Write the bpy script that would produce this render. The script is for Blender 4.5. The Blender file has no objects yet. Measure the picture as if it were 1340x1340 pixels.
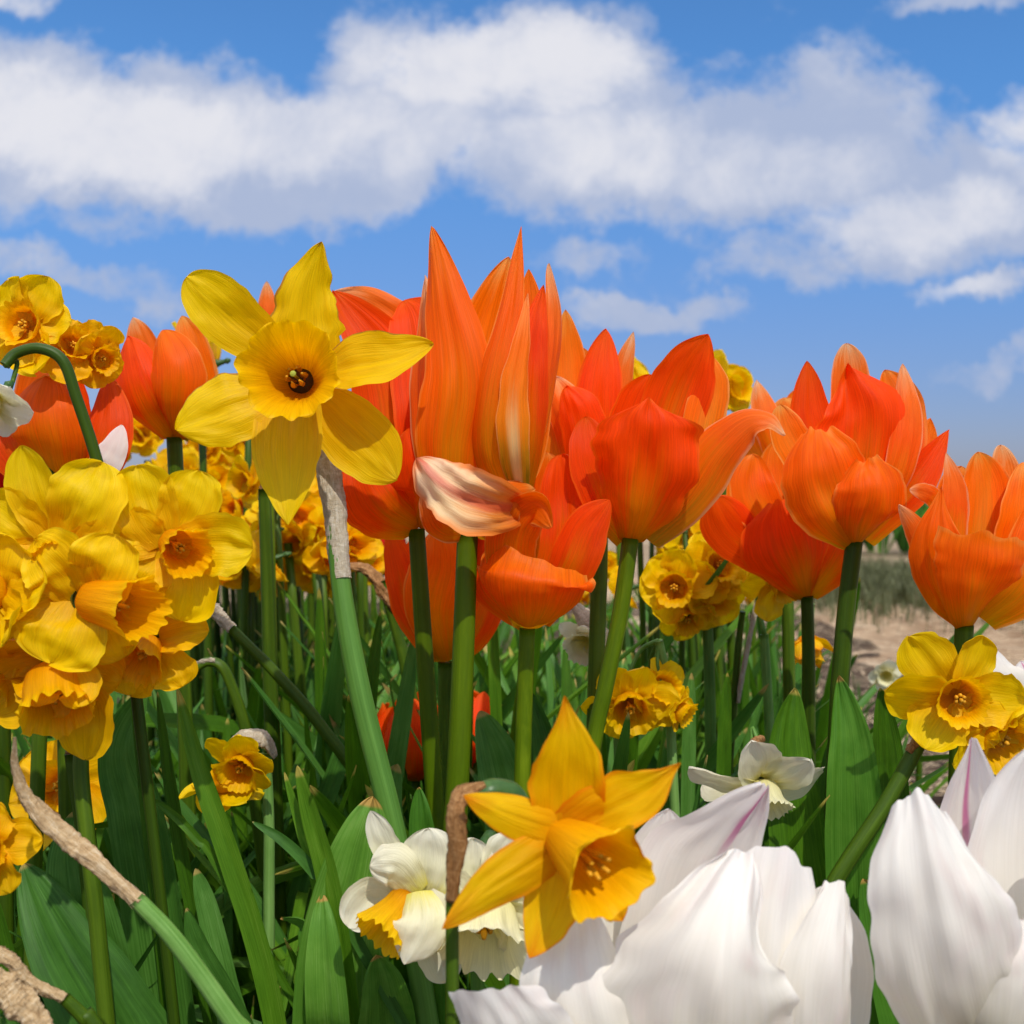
import bpy, math, random
from mathutils import Vector, Matrix, noise
R = math.radians
scene = bpy.context.scene
C = scene.collection

# ------------------------------------------------------------------ camera, world, sun, exposure
F = 1437.0                      # focal length in photo pixels (photo is 1340 px wide)
CAMH = 0.40
PITCH = R(1.0)
cam_d = bpy.data.cameras.new('camera')
cam = bpy.data.objects.new('camera', cam_d); C.objects.link(cam)
cam.location = (0, 0, CAMH)
cam.rotation_euler = (R(90) - PITCH, 0, 0)
cam_d.sensor_width = 36; cam_d.lens = 36 * F / 1340.0
cam_d.clip_start = 0.02; cam_d.clip_end = 3000
cam_d.dof.use_dof = True; cam_d.dof.focus_distance = 0.42; cam_d.dof.aperture_fstop = 19
scene.camera = cam
scene.view_settings.view_transform = 'Standard'
scene.view_settings.look = 'None'
scene.view_settings.exposure = 0.3
scene.view_settings.gamma = 1.0
try: scene.view_settings.use_curve_mapping = False
except Exception: pass

SUN_EL, SUN_AZ = R(53), R(165)          # azimuth clockwise from +Y: behind the camera, a little to its right
sdir = Vector((math.sin(SUN_AZ) * math.cos(SUN_EL), math.cos(SUN_AZ) * math.cos(SUN_EL), math.sin(SUN_EL)))
sl = bpy.data.lights.new('sun', 'SUN'); sl.energy = 2.95; sl.angle = R(0.6); sl.color = (1.0, 0.955, 0.88)
so = bpy.data.objects.new('sun', sl); C.objects.link(so)
so.rotation_euler = sdir.to_track_quat('Z', 'Y').to_euler(); so.location = (0, 0, 5)

world = bpy.data.worlds.new('World'); scene.world = world; world.use_nodes = True
NT = world.node_tree; NT.nodes.clear()

class G:
    """small helper to chain shader nodes"""
    def __init__(s, nt): s.nt = nt
    def n(s, t, **kw):
        nd = s.nt.nodes.new(t)
        for k, v in kw.items(): setattr(nd, k, v)
        return nd
    def put(s, sock, v):
        if isinstance(v, bpy.types.NodeSocket): s.nt.links.new(v, sock)
        elif v is not None: sock.default_value = v
    def math(s, op, a, b=None, c=None, clamp=False):
        nd = s.n('ShaderNodeMath', operation=op); nd.use_clamp = clamp
        s.put(nd.inputs[0], a); s.put(nd.inputs[1], b)
        if c is not None: s.put(nd.inputs[2], c)
        return nd.outputs[0]
    def comb(s, x, y, z=0.0):
        nd = s.n('ShaderNodeCombineXYZ'); s.put(nd.inputs[0], x); s.put(nd.inputs[1], y); s.put(nd.inputs[2], z); return nd.outputs[0]
    def sep(s, v):
        nd = s.n('ShaderNodeSeparateXYZ'); s.put(nd.inputs[0], v); return nd.outputs
    def noise(s, vec, scale=1.0, detail=3.0, rough=0.5, dist=0.0):
        nd = s.n('ShaderNodeTexNoise'); s.put(nd.inputs['Vector'], vec)
        nd.inputs['Scale'].default_value = scale; nd.inputs['Detail'].default_value = detail
        nd.inputs['Roughness'].default_value = rough; nd.inputs['Distortion'].default_value = dist
        return nd.outputs['Fac']
    def mix(s, fac, a, b, mode='MIX'):
        nd = s.n('ShaderNodeMix', data_type='RGBA', blend_type=mode); nd.clamp_factor = True
        s.put(nd.inputs['Factor'], fac); s.put(nd.inputs['A'], a); s.put(nd.inputs['B'], b)
        return nd.outputs['Result']
    def smooth(s, x, lo, hi, a=0.0, b=1.0):
        nd = s.n('ShaderNodeMapRange', interpolation_type='SMOOTHSTEP')
        s.put(nd.inputs['Value'], x); nd.inputs['From Min'].default_value = lo; nd.inputs['From Max'].default_value = hi
        nd.inputs['To Min'].default_value = a; nd.inputs['To Max'].default_value = b
        return nd.outputs['Result']
    def ramp(s, x, stops):
        nd = s.n('ShaderNodeValToRGB'); cr = nd.color_ramp
        while len(cr.elements) < len(stops): cr.elements.new(0.5)
        for e, (p, c) in zip(cr.elements, stops): e.position = p; e.color = rgba(c)
        s.put(nd.inputs[0], x); return nd.outputs['Color']

def rgba(c):
    """sRGB 0-255 triple -> linear rgba"""
    def f(v):
        v = v / 255.0
        return v / 12.92 if v <= 0.04045 else ((v + 0.055) / 1.055) ** 2.4
    return (f(c[0]), f(c[1]), f(c[2]), 1.0)

g = G(NT)
sky = g.n('ShaderNodeTexSky', sky_type='NISHITA'); sky.sun_disc = False
sky.sun_elevation = SUN_EL; sky.sun_rotation = SUN_AZ
sky.air_density = 1.0; sky.dust_density = 0.6; sky.ozone_density = 2.5; sky.altitude = 0
tc = g.n('ShaderNodeTexCoord')
x, y, z = g.sep(tc.outputs['Generated'])
ay = g.math('MAXIMUM', g.math('ABSOLUTE', y), 0.05)
U = g.math('DIVIDE', x, ay); V = g.math('DIVIDE', z, ay)
uv = g.comb(U, V, y)
# wobble the coordinates so that the banks get ragged edges
w1 = g.noise(uv, 5.0, 12, 0.66); w2 = g.noise(g.comb(g.math('ADD', U, 7.3), V, y), 5.0, 12, 0.66)
Ud = g.math('ADD', U, g.math('MULTIPLY', g.math('SUBTRACT', w1, 0.5), 0.20))
Vd = g.math('ADD', V, g.math('MULTIPLY', g.math('SUBTRACT', w2, 0.5), 0.15))
def bank(ells, lo=1.35):
    acc = None
    for (px, py, rx, ry, k) in ells:
        a = g.math('MULTIPLY', g.math('SUBTRACT', Ud, (px - 670) / F), F / rx)
        b = g.math('MULTIPLY', g.math('SUBTRACT', Vd, (645 - py) / F), F / ry)
        r2 = g.math('ADD', g.math('MULTIPLY', a, a), g.math('MULTIPLY', b, b))
        f = g.smooth(r2, lo * 1.5, 0.0, 0.0, k)
        acc = f if acc is None else g.math('MAXIMUM', g.math('ADD', acc, g.math('MULTIPLY', f, 0.25)), f)
    return acc
ELL = [(50,165,200,95,1),(230,175,190,90,1),(390,215,220,80,1),(540,120,140,95,1),(720,100,150,85,1),(790,25,60,40,.6),
       (720,200,240,95,1),(930,215,220,85,.95),(1090,190,170,110,.8),(1200,280,170,80,.9),(1050,335,130,35,.7),(1320,220,80,80,.65),
       (100,262,210,40,.5),(925,98,45,30,.5),(45,10,80,28,.8),(1290,5,120,24,.7),(130,370,130,30,.62),(1240,388,90,24,.85),
       (840,415,100,22,.75),(10,340,80,26,.6),(770,345,80,26,.5),(1300,478,90,18,.6),(955,392,45,20,.6),(1120,130,120,60,.55),(850,90,50,50,.35),(1340,300,60,50,.7)]
BRI = [(190,185,170,60,1),(60,160,90,50,.8),(400,175,120,50,.7),(740,85,90,60,1),(590,95,110,50,.75),(820,190,130,60,.7),(1000,220,140,50,.55),
       (1180,290,120,40,.7),(30,8,60,24,.6),(1240,388,70,18,.7),(1320,190,60,60,.6),(600,190,120,50,.4)]
field = bank(ELL)
fine = g.noise(uv, 8.0, 12, 0.66, 0.2)
fine2 = g.noise(g.comb(g.math('MULTIPLY', U, 0.75), V, g.math('ADD', y, 3.1)), 26.0, 10, 0.65)
dens = g.math('ADD', g.math('ADD', field, g.math('MULTIPLY', g.math('SUBTRACT', fine, 0.5), 2.1)), g.math('MULTIPLY', g.math('SUBTRACT', fine2, 0.5), 0.8))
mask = g.smooth(dens, 0.14, 0.86, 0.0, 0.97)
bri = g.math('ADD', bank(BRI), g.math('MULTIPLY', g.math('SUBTRACT', g.noise(uv, 9.0, 12, 0.66, 0.3), 0.5), 2.0))
br = g.smooth(bri, -0.15, 1.15)
SKYK = 0.1
cloud = g.mix(br, (3.4, 4.0, 5.5, 1), (6.5, 6.5, 6.9, 1))
tint = g.mix(g.smooth(g.math('ABSOLUTE', V), 0.0, 0.42), (.46, .48, .74, 1), (.54, .95, 1.30, 1))
skyc = g.mix(1.0, sky.outputs[0], tint, 'MULTIPLY')
col = g.mix(mask, skyc, cloud)
# broken bright cloud added overhead, outside the frame, to raise the fill light
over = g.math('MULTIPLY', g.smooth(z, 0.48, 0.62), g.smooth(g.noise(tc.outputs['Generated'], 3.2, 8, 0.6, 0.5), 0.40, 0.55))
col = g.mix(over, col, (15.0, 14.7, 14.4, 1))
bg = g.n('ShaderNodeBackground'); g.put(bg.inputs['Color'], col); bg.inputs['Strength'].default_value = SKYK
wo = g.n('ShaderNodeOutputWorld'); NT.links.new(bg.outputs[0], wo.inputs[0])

# ------------------------------------------------------------------ geometry helpers
FWD = Vector((0, math.cos(PITCH), -math.sin(PITCH))); UPV = Vector((0, math.sin(PITCH), math.cos(PITCH)))
def P(px, py, d, dz=0.0):
    """point of the place seen at photo pixel (px,py) at distance d metres (+dz centimetres)"""
    dd = d + dz * 0.01
    return Vector((0, 0, CAMH)) + dd * (FWD + Vector(((px - 670) / F, 0, 0)) - UPV * ((py - 670) / F))

def cr(pts, v):
    n = len(pts) - 1
    if n == 1: return pts[0].lerp(pts[1], v)
    t = min(max(v, 0.0), 1.0) * n; i = min(int(t), n - 1); f = t - i
    p1, p2 = pts[i], pts[i + 1]
    p0 = pts[i - 1] if i > 0 else p1 * 2 - p2
    p3 = pts[i + 2] if i + 2 <= n else p2 * 2 - p1
    return 0.5 * ((2 * p1) + (p2 - p0) * f + (2 * p0 - 5 * p1 + 4 * p2 - p3) * f * f + (3 * p1 - p0 - 3 * p2 + p3) * f ** 3)
def lerp(a, b, t): return a + (b - a) * t
def li(vals, v):
    n = len(vals) - 1
    if n == 0: return vals[0]
    t = min(max(v, 0), 1) * n; i = min(int(t), n - 1); return lerp(vals[i], vals[i + 1], t - i)

def mesh_obj(name, verts, faces, uvs, mat, root=None, parent=None, sub=0):
    """link one mesh object; vertices are world points, stored relative to the thing's base"""
    o0 = root.location if root else Vector((0, 0, 0))
    me = bpy.data.meshes.new(name)
    me.from_pydata([v - o0 for v in verts], [], faces)
    if uvs:
        ul = me.uv_layers.new(name='UVMap')
        for lp in me.loops: ul.data[lp.index].uv = uvs[lp.vertex_index]
    me.polygons.foreach_set('use_smooth', [True] * len(me.polygons))
    me.materials.append(mat); me.update()
    ob = bpy.data.objects.new(name, me); C.objects.link(ob)
    if root: ob.parent = parent or root
    return ob

def thing(name, label, cat, loc, group=None):
    o = bpy.data.objects.new(name, None); C.objects.link(o); o.location = loc
    o.empty_display_size = 0.02; o['label'] = label; o['category'] = cat
    if group: o['group'] = group
    return o
def structure(o, kind='structure'): o['kind'] = kind; return o

SEED = [0]
def sheet(pts, hw, A=0.6, hint=Vector((0, -1, 0)), roll=0.0, vm=0.5, wb=0.45, q=0.7, p=2.0, ruf=0.0, rf=3.0, nz=0.10,
          fold=0.0, groove=0.0, jag=0.03, prof=None, lift=0.0, shear=0.0, pleat=0.0, pk=9.0, rag=0.0, nu=8, nv=24, seed=None, curl=0.0, wr=1.0, mucro=0.0):
    """petal or leaf surface swept along a midrib. A: half arc of the cross-section (+ hollow towards hint)"""
    if seed is None: SEED[0] += 1; seed = SEED[0]
    rnd = random.Random(seed * 7919 + 13); ph = rnd.uniform(0, 6.28); ph2 = rnd.uniform(0, 6.28); so_ = rnd.uniform(0, 90)
    As = A if isinstance(A, (list, tuple)) else [A]
    rs = roll if isinstance(roll, (list, tuple)) else [roll]
    verts, uvs, faces = [], [], []
    for j in range(nv + 1):
        t = j / nv; v = 1 - (1 - t) ** 1.7 if q < 0.95 else 1 - (1 - t) ** 1.25
        m = cr(pts, v); tan = (cr(pts, min(v + 0.02, 1)) - cr(pts, max(v - 0.02, 0)))
        if tan.length < 1e-9: tan = Vector((0, 0, 1))
        tan.normalize()
        n = hint - tan * hint.dot(tan)
        if n.length < 1e-4: n = tan.orthogonal()
        n.normalize()
        n = Matrix.Rotation(R(li(rs, v)), 3, tan) @ n
        s = tan.cross(n)
        if v < vm: f = lerp(wb, 1, math.sin(v / vm * math.pi / 2))
        else: f = max(1 - ((v - vm) / (1 - vm)) ** p, 0) ** q
        if prof:
            PV = [Vector((q_, 0, 0)) for q_ in prof]; f = max(cr(PV, v).x, 0.0)
        f *= 1 + rag * noise.noise(Vector((v * 11 + so_, seed * .7, 2.0))) * min(v * 1.6, 1)
        if mucro and v > 0.9: f = max(f, mucro * (1 - v) / 0.1 + 0.02)
        w = hw * f
        a = li(As, v); a = a if abs(a) > 1e-3 else 1e-3
        aa = min(abs(a), 1.35)
        for i in range(-nu, nu + 1):
            u = i / nu; su = math.sin(aa)
            ww = w * (wr if u > 0 else 1.0)
            jg = 1 + jag * abs(u) * 2 * noise.noise(Vector((v * 9 + so_, (3 if u > 0 else 9), seed * .31)))
            X = ww * jg * math.sin(a * u if abs(a) < 1.35 else math.copysign(aa, a) * u) / math.copysign(su, a)
            Z = ww * (1 - math.cos(a * u)) / math.copysign(su, a)
            au = abs(u)
            Z += ruf * hw * au ** 2.5 * math.sin(rf * 6.283 * v + ph + (2.1 if u > 0 else 0)) * min(v * 3, 1)
            Z += nz * hw * (noise.noise(Vector((u * 1.4 + so_, v * 2.6, seed * .17))) + 0.45 * noise.noise(Vector((u * 4 + so_, v * 5, seed * .37)))) * min(v * 4, 1)
            Z += fold * w * au - groove * hw * math.exp(-(u / 0.10) ** 2) * math.sin(min(v * 1.15, 1) * math.pi)
            Z += pleat * hw * math.cos(u * pk + so_ + 2.2 * noise.noise(Vector((u * 1.5, v * 2.2, seed * .9)))) * min(v * 2.5, 1) * (1 - .4 * au)
            Z += curl * hw * max(au - 0.7, 0) ** 2 * 4
            rim = (.16 * noise.noise(Vector((u * 2.2 + so_, 7.0, seed * .5))) + .03 * noise.noise(Vector((u * 6.5 + so_, 2.0, seed * .5)))) if prof and prof[-1] > .2 else 0.0
            verts.append(m + s * X + n * Z + tan * ((lift * au * au + shear * u) * v * v + rim * v ** 4) * hw); uvs.append(((u + 1) / 2, v))
    W = 2 * nu + 1
    for j in range(nv):
        for i in range(W - 1):
            a0 = j * W + i; faces.append((a0, a0 + 1, a0 + W + 1, a0 + W))
    return verts, faces, uvs

def tube(pts, radii, seg=12, nv=16, wrinkle=0.0, seed=0, flat=1.0, cap=True, ribs=0, ribamp=0.0, wv=1.0):
    verts, faces, uvs = [], [], []
    ref = None
    for j in range(nv + 1):
        v = j / nv; m = cr(pts, v); tan = (cr(pts, min(v + .02, 1)) - cr(pts, max(v - .02, 0))).normalized()
        if ref is None: ref = tan.orthogonal().normalized()
        ref = (ref - tan * ref.dot(tan)).normalized(); b = tan.cross(ref)
        r = li(radii, v)
        for i in range(seg):
            th = 6.28318 * i / seg
            rr = r * (1 + ribamp * math.cos(ribs * th))
            if wrinkle: rr *= 1 + wrinkle * (noise.noise(Vector((math.cos(th) * 1.6, math.sin(th) * 1.6, v * 3 * wv + seed))) + 0.6 * noise.noise(Vector((math.cos(th + v * 3) * 4, math.sin(th + v * 3) * 4, v * 5 * wv + seed))) + 0.35 * noise.noise(Vector((math.cos(th + v * 3) * 9, math.sin(th + v * 3) * 9, v * 14 * wv + seed))))
            verts.append(m + (ref * math.cos(th) + b * math.sin(th) * flat) * rr); uvs.append((i / seg, v))
    for j in range(nv):
        for i in range(seg):
            a = j * seg + i; b2 = j * seg + (i + 1) % seg
            faces.append((a, b2, b2 + seg, a + seg))
    if cap:
        for j in (0, nv):
            verts.append(cr(pts, j / nv)); uvs.append((.5, j / nv)); k = len(verts) - 1
            for i in range(seg): faces.append((j * seg + i, j * seg + (i + 1) % seg, k))
    return verts, faces, uvs

def frame(a):
    a = a.normalized(); up = Vector((0, 0, 1))
    if abs(a.z) > 0.97: up = Vector((0, -1, 0))
    e1 = (up - a * up.dot(a)).normalized(); return a, e1, e1.cross(a)

def cup(c, a, prof, lobes=6, amp=0.06, frill=18, famp=0.03, seg=72, nv=18, seed=0, squash=1.0, skew=0.0):
    """corona: surface of revolution; prof = [(radius, height)...] with a ruffled rim"""
    a, e1, e2 = frame(a); verts, faces, uvs = [], [], []
    P3 = [Vector((r, h, 0)) for r, h in prof]; rm = max(r for r, h in prof)
    for j in range(nv + 1):
        v = j / nv; q = cr(P3, v); k = max(v - .45, 0) / .55
        for i in range(seg):
            th = 6.28318 * i / seg
            nn = noise.noise(Vector((math.cos(th) * 2.2 + seed, math.sin(th) * 2.2, v * 1.5)))
            n2 = noise.noise(Vector((math.cos(th) * 7 + seed, math.sin(th) * 7, v * 2)))
            r = q.x * (1 + amp * (math.cos(lobes * th + seed) * .5 + nn) * (0.3 + k)) + rm * famp * k ** 2 * (math.sin(frill * th + seed + 2 * nn) + n2)
            h = q.y + rm * k ** 2 * (famp * 1.6 * math.cos(frill * th + seed * 2 + 3 * nn) + amp * 1.5 * nn) + skew * rm * v * math.cos(th)
            verts.append(c + a * h + (e1 * math.cos(th) * squash + e2 * math.sin(th)) * r); uvs.append((i / seg, v))
    for j in range(nv):
        for i in range(seg):
            b = j * seg + i; d = j * seg + (i + 1) % seg
            faces.append((b, d, d + seg, b + seg))
    return verts, faces, uvs

# ------------------------------------------------------------------ materials
def new_mat(name):
    m = bpy.data.materials.new(name); m.use_nodes = True; m.node_tree.nodes.clear(); return m, G(m.node_tree)
def finish(m, g, col, rough=0.5, spec=0.3, trans=0.0, tcol=None, bump=None, bstr=0.3, bdist=0.0006, sheen=0.0):
    pb = g.n('ShaderNodeBsdfPrincipled'); g.put(pb.inputs['Base Color'], col); g.put(pb.inputs['Roughness'], rough)
    pb.inputs['Specular IOR Level'].default_value = spec
    pb.inputs['Sheen Weight'].default_value = sheen
    nrm = None
    if bump is not None:
        b = g.n('ShaderNodeBump'); b.inputs['Strength'].default_value = bstr; b.inputs['Distance'].default_value = bdist
        g.put(b.inputs['Height'], bump); nrm = b.outputs[0]; g.put(pb.inputs['Normal'], nrm)
    out = g.n('ShaderNodeOutputMaterial'); sh = pb.outputs[0]
    if trans:
        tr = g.n('ShaderNodeBsdfTranslucent'); g.put(tr.inputs['Color'], tcol if tcol is not None else col)
        if nrm is not None: g.put(tr.inputs['Normal'], nrm)
        mx = g.n('ShaderNodeMixShader'); mx.inputs[0].default_value = trans
        g.nt.links.new(sh, mx.inputs[1]); g.nt.links.new(tr.outputs[0], mx.inputs[2]); sh = mx.outputs[0]
    g.nt.links.new(sh, out.inputs[0]); return m

def petal_mat(name, stops, edge=None, edge_lo=0.72, edge_amt=0.6, flame=None, flame_w=0.5, flame_v=(0.0, 0.7), flame_amt=0.8, vein=0.22,
              trans=0.35, rough=0.48, streak=22.0, spec=0.16, blotch=None, blotch_amt=0.5, bstr=0.5, spots=None):
    m, g = new_mat(name)
    uvn = g.n('ShaderNodeUVMap'); oi = g.n('ShaderNodeObjectInfo')
    u, v, _ = g.sep(uvn.outputs[0]); rnd = oi.outputs['Random']
    uc = g.math('ABSOLUTE', g.math('MULTIPLY_ADD', u, 2.0, -1.0))
    off = g.math('MULTIPLY', rnd, 37.0)
    # veins fan out from the base: stretch across, long along
    vn = g.noise(g.comb(g.math('MULTIPLY', u, streak), g.math('MULTIPLY', v, 1.6), off), 1.0, 4, 0.65, 0.25)
    vf = g.noise(g.comb(g.math('MULTIPLY', u, streak * 3.2), g.math('MULTIPLY', v, 3.0), off), 1.0, 2, 0.5, 0.1)
    big = g.noise(g.comb(g.math('MULTIPLY', u, 2.6), g.math('MULTIPLY', v, 2.6), off), 1.0, 4, 0.55, 0.4)
    vv = g.math('ADD', v, g.math('ADD', g.math('MULTIPLY', g.math('SUBTRACT', vn, 0.5), 0.30), g.math('MULTIPLY', g.math('SUBTRACT', big, 0.5), 0.35)))
    col = g.ramp(vv, stops)
    if blotch is not None:
        col = g.mix(g.smooth(big, 0.5, 0.72, 0, blotch_amt), col, rgba(blotch))
    if flame is not None:
        fu = g.smooth(g.math('ADD', uc, g.math('MULTIPLY', g.math('SUBTRACT', vn, 0.5), 0.5)), flame_w, flame_w * 0.25)
        fv = g.smooth(g.math('ADD', v, g.math('MULTIPLY', g.math('SUBTRACT', vn, 0.5), 0.35)), flame_v[1], flame_v[0])
        col = g.mix(g.math('MULTIPLY', g.math('MULTIPLY', fu, fv), flame_amt), col, rgba(flame))
    if edge is not None:
        fe = g.smooth(g.math('ADD', g.math('MAXIMUM', uc, g.math('MULTIPLY_ADD', v, 1.3, -0.33)), g.math('MULTIPLY', g.math('SUBTRACT', big, 0.5), 0.45)), edge_lo, 1.0, 0, edge_amt)
        col = g.mix(fe, col, rgba(edge))
    if spots is not None:
        sp = g.noise(g.comb(g.math('MULTIPLY', u, 9.0), g.math('MULTIPLY', v, 16.0), off), 1.0, 5, 0.7, 1.0)
        col = g.mix(g.smooth(sp, 0.66, 0.74, 0, 0.6), col, rgba(spots))
    dark = g.math('ADD', g.math('MULTIPLY_ADD', vn, vein, 1 - vein * 0.62), g.math('MULTIPLY', g.math('SUBTRACT', vf, 0.5), vein * 1.3))
    dark = g.math('MULTIPLY', dark, g.math('MULTIPLY_ADD', rnd, 0.10, 0.95))
    hsv = g.n('ShaderNodeHueSaturation'); g.put(hsv.inputs['Color'], col); g.put(hsv.inputs['Value'], dark)
    hsv.inputs['Hue'].default_value = 0.5
    col = hsv.outputs[0]
    h = g.math('ADD', g.math('MULTIPLY', vn, 0.6), g.math('ADD', g.math('MULTIPLY', vf, 0.35), g.math('MULTIPLY', big, 0.6)))
    return finish(m, g, col, rough, spec, trans, None, h, bstr, 0.0009, 0.0)

YEL = petal_mat('yellow_petal', [(0, (236,176,0)), (0.25, (240,190,0)), (0.7, (244,204,0)), (1, (246,208,0))], edge=(244,214,30), edge_lo=.86, edge_amt=.35, vein=.26, trans=.42, blotch=(228,168,0), blotch_amt=.35)
YEL_TORN = petal_mat('yellow_petal_dry_edge', [(0, (236,180,0)), (0.3, (240,196,0)), (1, (244,206,0))], edge=(176,120,40), edge_lo=.95, edge_amt=.85, vein=.3, trans=.42, blotch=(226,184,0), blotch_amt=.4)
YEL_DEEP = petal_mat('deep_yellow_petal', [(0, (240,164,0)), (0.3, (244,180,0)), (1, (246,194,0))], edge=(246,196,20), edge_lo=.85, edge_amt=.3, vein=.25, trans=.42, blotch=(228,150,0), blotch_amt=.4)
YEL_OR = petal_mat('orange_edged_yellow_petal', [(0, (234,150,0)), (0.25, (240,178,0)), (0.7, (240,190,0)), (1, (238,160,6))], edge=(236,140,10), edge_lo=.8, edge_amt=.75, vein=.22, trans=.42, blotch=(236,160,0), blotch_amt=.4)
COR = petal_mat('yellow_corona', [(0, (190,110,0)), (0.35, (234,158,0)), (0.65, (248,186,0)), (1, (250,202,0))], vein=.3, trans=.45, streak=60)
COR_OR = petal_mat('orange_corona', [(0, (234,140,0)), (0.4, (246,164,0)), (0.8, (250,184,0)), (1, (250,198,4))], vein=.3, trans=.5, streak=60)
COR_B = petal_mat('golden_corona', [(0, (238,160,0)), (0.4, (242,172,0)), (1, (246,192,0))], vein=.22, trans=.34, streak=40)
COR_CR = petal_mat('cream_corona', [(0, (226,206,90)), (0.4, (236,226,160)), (1, (238,232,190))], vein=.25, trans=.35, streak=60)
WHT = petal_mat('white_narcissus_petal', [(0, (222,210,90)), (0.3, (228,222,180)), (1, (234,228,206))], vein=.12, trans=.35)
CREAM = petal_mat('cream_narcissus_petal', [(0, (212,200,90)), (0.35, (220,214,170)), (1, (224,219,196))], vein=.14, trans=.35)
ORA = petal_mat('orange_tulip_petal', [(0, (206,174,20)), (0.16, (238,160,10)), (0.38, (248,112,0)), (0.75, (250,104,0)), (1, (250,124,6))],
                edge=(252,190,110), edge_lo=.89, edge_amt=.8, flame=(246,196,70), flame_w=.72, flame_v=(0.2, 0.85), flame_amt=.9, vein=.36, trans=.5, blotch=(244,84,0), blotch_amt=.5)
ORB = petal_mat('red_orange_tulip_petal', [(0, (206,170,10)), (0.16, (236,150,4)), (0.36, (248,92,0)), (0.8, (250,78,0)), (1, (250,92,2))],
                edge=(252,160,70), edge_lo=.91, edge_amt=.7, flame=(238,186,50), flame_w=.72, flame_v=(0.22, 0.85), flame_amt=.95, vein=.34, trans=.52, blotch=(236,58,0), blotch_amt=.55)
ORP = petal_mat('peach_tulip_petal', [(0, (214,170,30)), (0.2, (240,140,10)), (0.5, (250,100,4)), (0.78, (250,120,30)), (0.93, (248,166,100)), (1, (248,204,160))],
                edge=(248,186,130), edge_lo=.88, edge_amt=.6, vein=.34, trans=.48, blotch=(244,96,10), blotch_amt=.6)
ORY = petal_mat('light_orange_tulip_petal', [(0, (190,160,20)), (0.15, (230,150,0)), (0.45, (250,122,0)), (0.85, (250,118,2)), (1, (250,160,60))],
                edge=(252,196,120), edge_lo=.84, edge_amt=.8, flame=(236,160,50), flame_w=.5, flame_v=(0.2, 0.9), flame_amt=.5, vein=.36, trans=.5, blotch=(246,100,4), blotch_amt=.55)
TORN = petal_mat('yellow_petal_dry_edge', [(0, (236,180,0)), (0.3, (240,196,0)), (1, (244,206,0))], edge=(176,120,40), edge_lo=.95, edge_amt=.85, vein=.3, trans=.42, blotch=(226,184,0), blotch_amt=.4)
YEL_DEEP = petal_mat('deep_yellow_petal', [(0, (240,164,0)), (0.3, (244,180,0)), (1, (246,194,0))], edge=(246,196,20), edge_lo=.85, edge_amt=.3, vein=.25, trans=.42, blotch=(228,150,0), blotch_amt=.4)
YEL_OR = petal_mat('orange_edged_yellow_petal', [(0, (234,150,0)), (0.25, (240,178,0)), (0.7, (240,190,0)), (1, (238,160,6))], edge=(236,140,10), edge_lo=.8, edge_amt=.75, vein=.22, trans=.42, blotch=(236,160,0), blotch_amt=.4)
COR = petal_mat('yellow_corona', [(0, (190,110,0)), (0.35, (234,158,0)), (0.65, (248,186,0)), (1, (250,202,0))], vein=.3, trans=.45, streak=60)
COR_OR = petal_mat('orange_corona', [(0, (234,140,0)), (0.4, (246,164,0)), (0.8, (250,184,0)), (1, (250,198,4))], vein=.3, trans=.5, streak=60)
COR_B = petal_mat('golden_corona', [(0, (238,160,0)), (0.4, (242,172,0)), (1, (246,192,0))], vein=.22, trans=.34, streak=40)
COR_CR = petal_mat('cream_corona', [(0, (226,206,90)), (0.4, (236,226,160)), (1, (238,232,190))], vein=.25, trans=.35, streak=60)
WHT = petal_mat('white_narcissus_petal', [(0, (222,210,90)), (0.3, (228,222,180)), (1, (234,228,206))], vein=.12, trans=.35)
CREAM = petal_mat('cream_narcissus_petal', [(0, (212,200,90)), (0.35, (220,214,170)), (1, (224,219,196))], vein=.14, trans=.35)
ORA = petal_mat('orange_tulip_petal', [(0, (196,150,0)), (0.14, (224,134,0)), (0.36, (244,108,0)), (0.75, (250,104,0)), (1, (250,124,6))],
                edge=(250,166,70), edge_lo=.90, edge_amt=.55, flame=(236,156,8), flame_w=.55, flame_v=(0.1, 0.75), flame_amt=.75, vein=.36, trans=.5, blotch=(244,84,0), blotch_amt=.5)
ORB = petal_mat('red_orange_tulip_petal', [(0, (206,146,0)), (0.15, (232,116,0)), (0.35, (246,80,0)), (0.8, (250,78,0)), (1, (250,92,2))],
                edge=(250,120,20), edge_lo=.90, edge_amt=.5, flame=(226,140,0), flame_w=.5, flame_v=(0.1, 0.72), flame_amt=.9, vein=.34, trans=.52, blotch=(236,58,0), blotch_amt=.55)
ORP = petal_mat('peach_tulip_petal', [(0, (214,170,30)), (0.2, (240,140,10)), (0.5, (250,100,4)), (0.78, (250,120,30)), (0.93, (248,166,100)), (1, (248,204,160))],
                edge=(248,186,130), edge_lo=.88, edge_amt=.6, vein=.34, trans=.48, blotch=(244,96,10), blotch_amt=.6)
ORY = petal_mat('light_orange_tulip_petal', [(0, (190,160,20)), (0.15, (230,150,0)), (0.45, (250,122,0)), (0.85, (250,118,2)), (1, (250,160,60))],
                edge=(250,178,90), edge_lo=.84, edge_amt=.65, flame=(236,160,50), flame_w=.5, flame_v=(0.2, 0.9), flame_amt=.5, vein=.36, trans=.5, blotch=(246,100,4), blotch_amt=.55)
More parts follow.
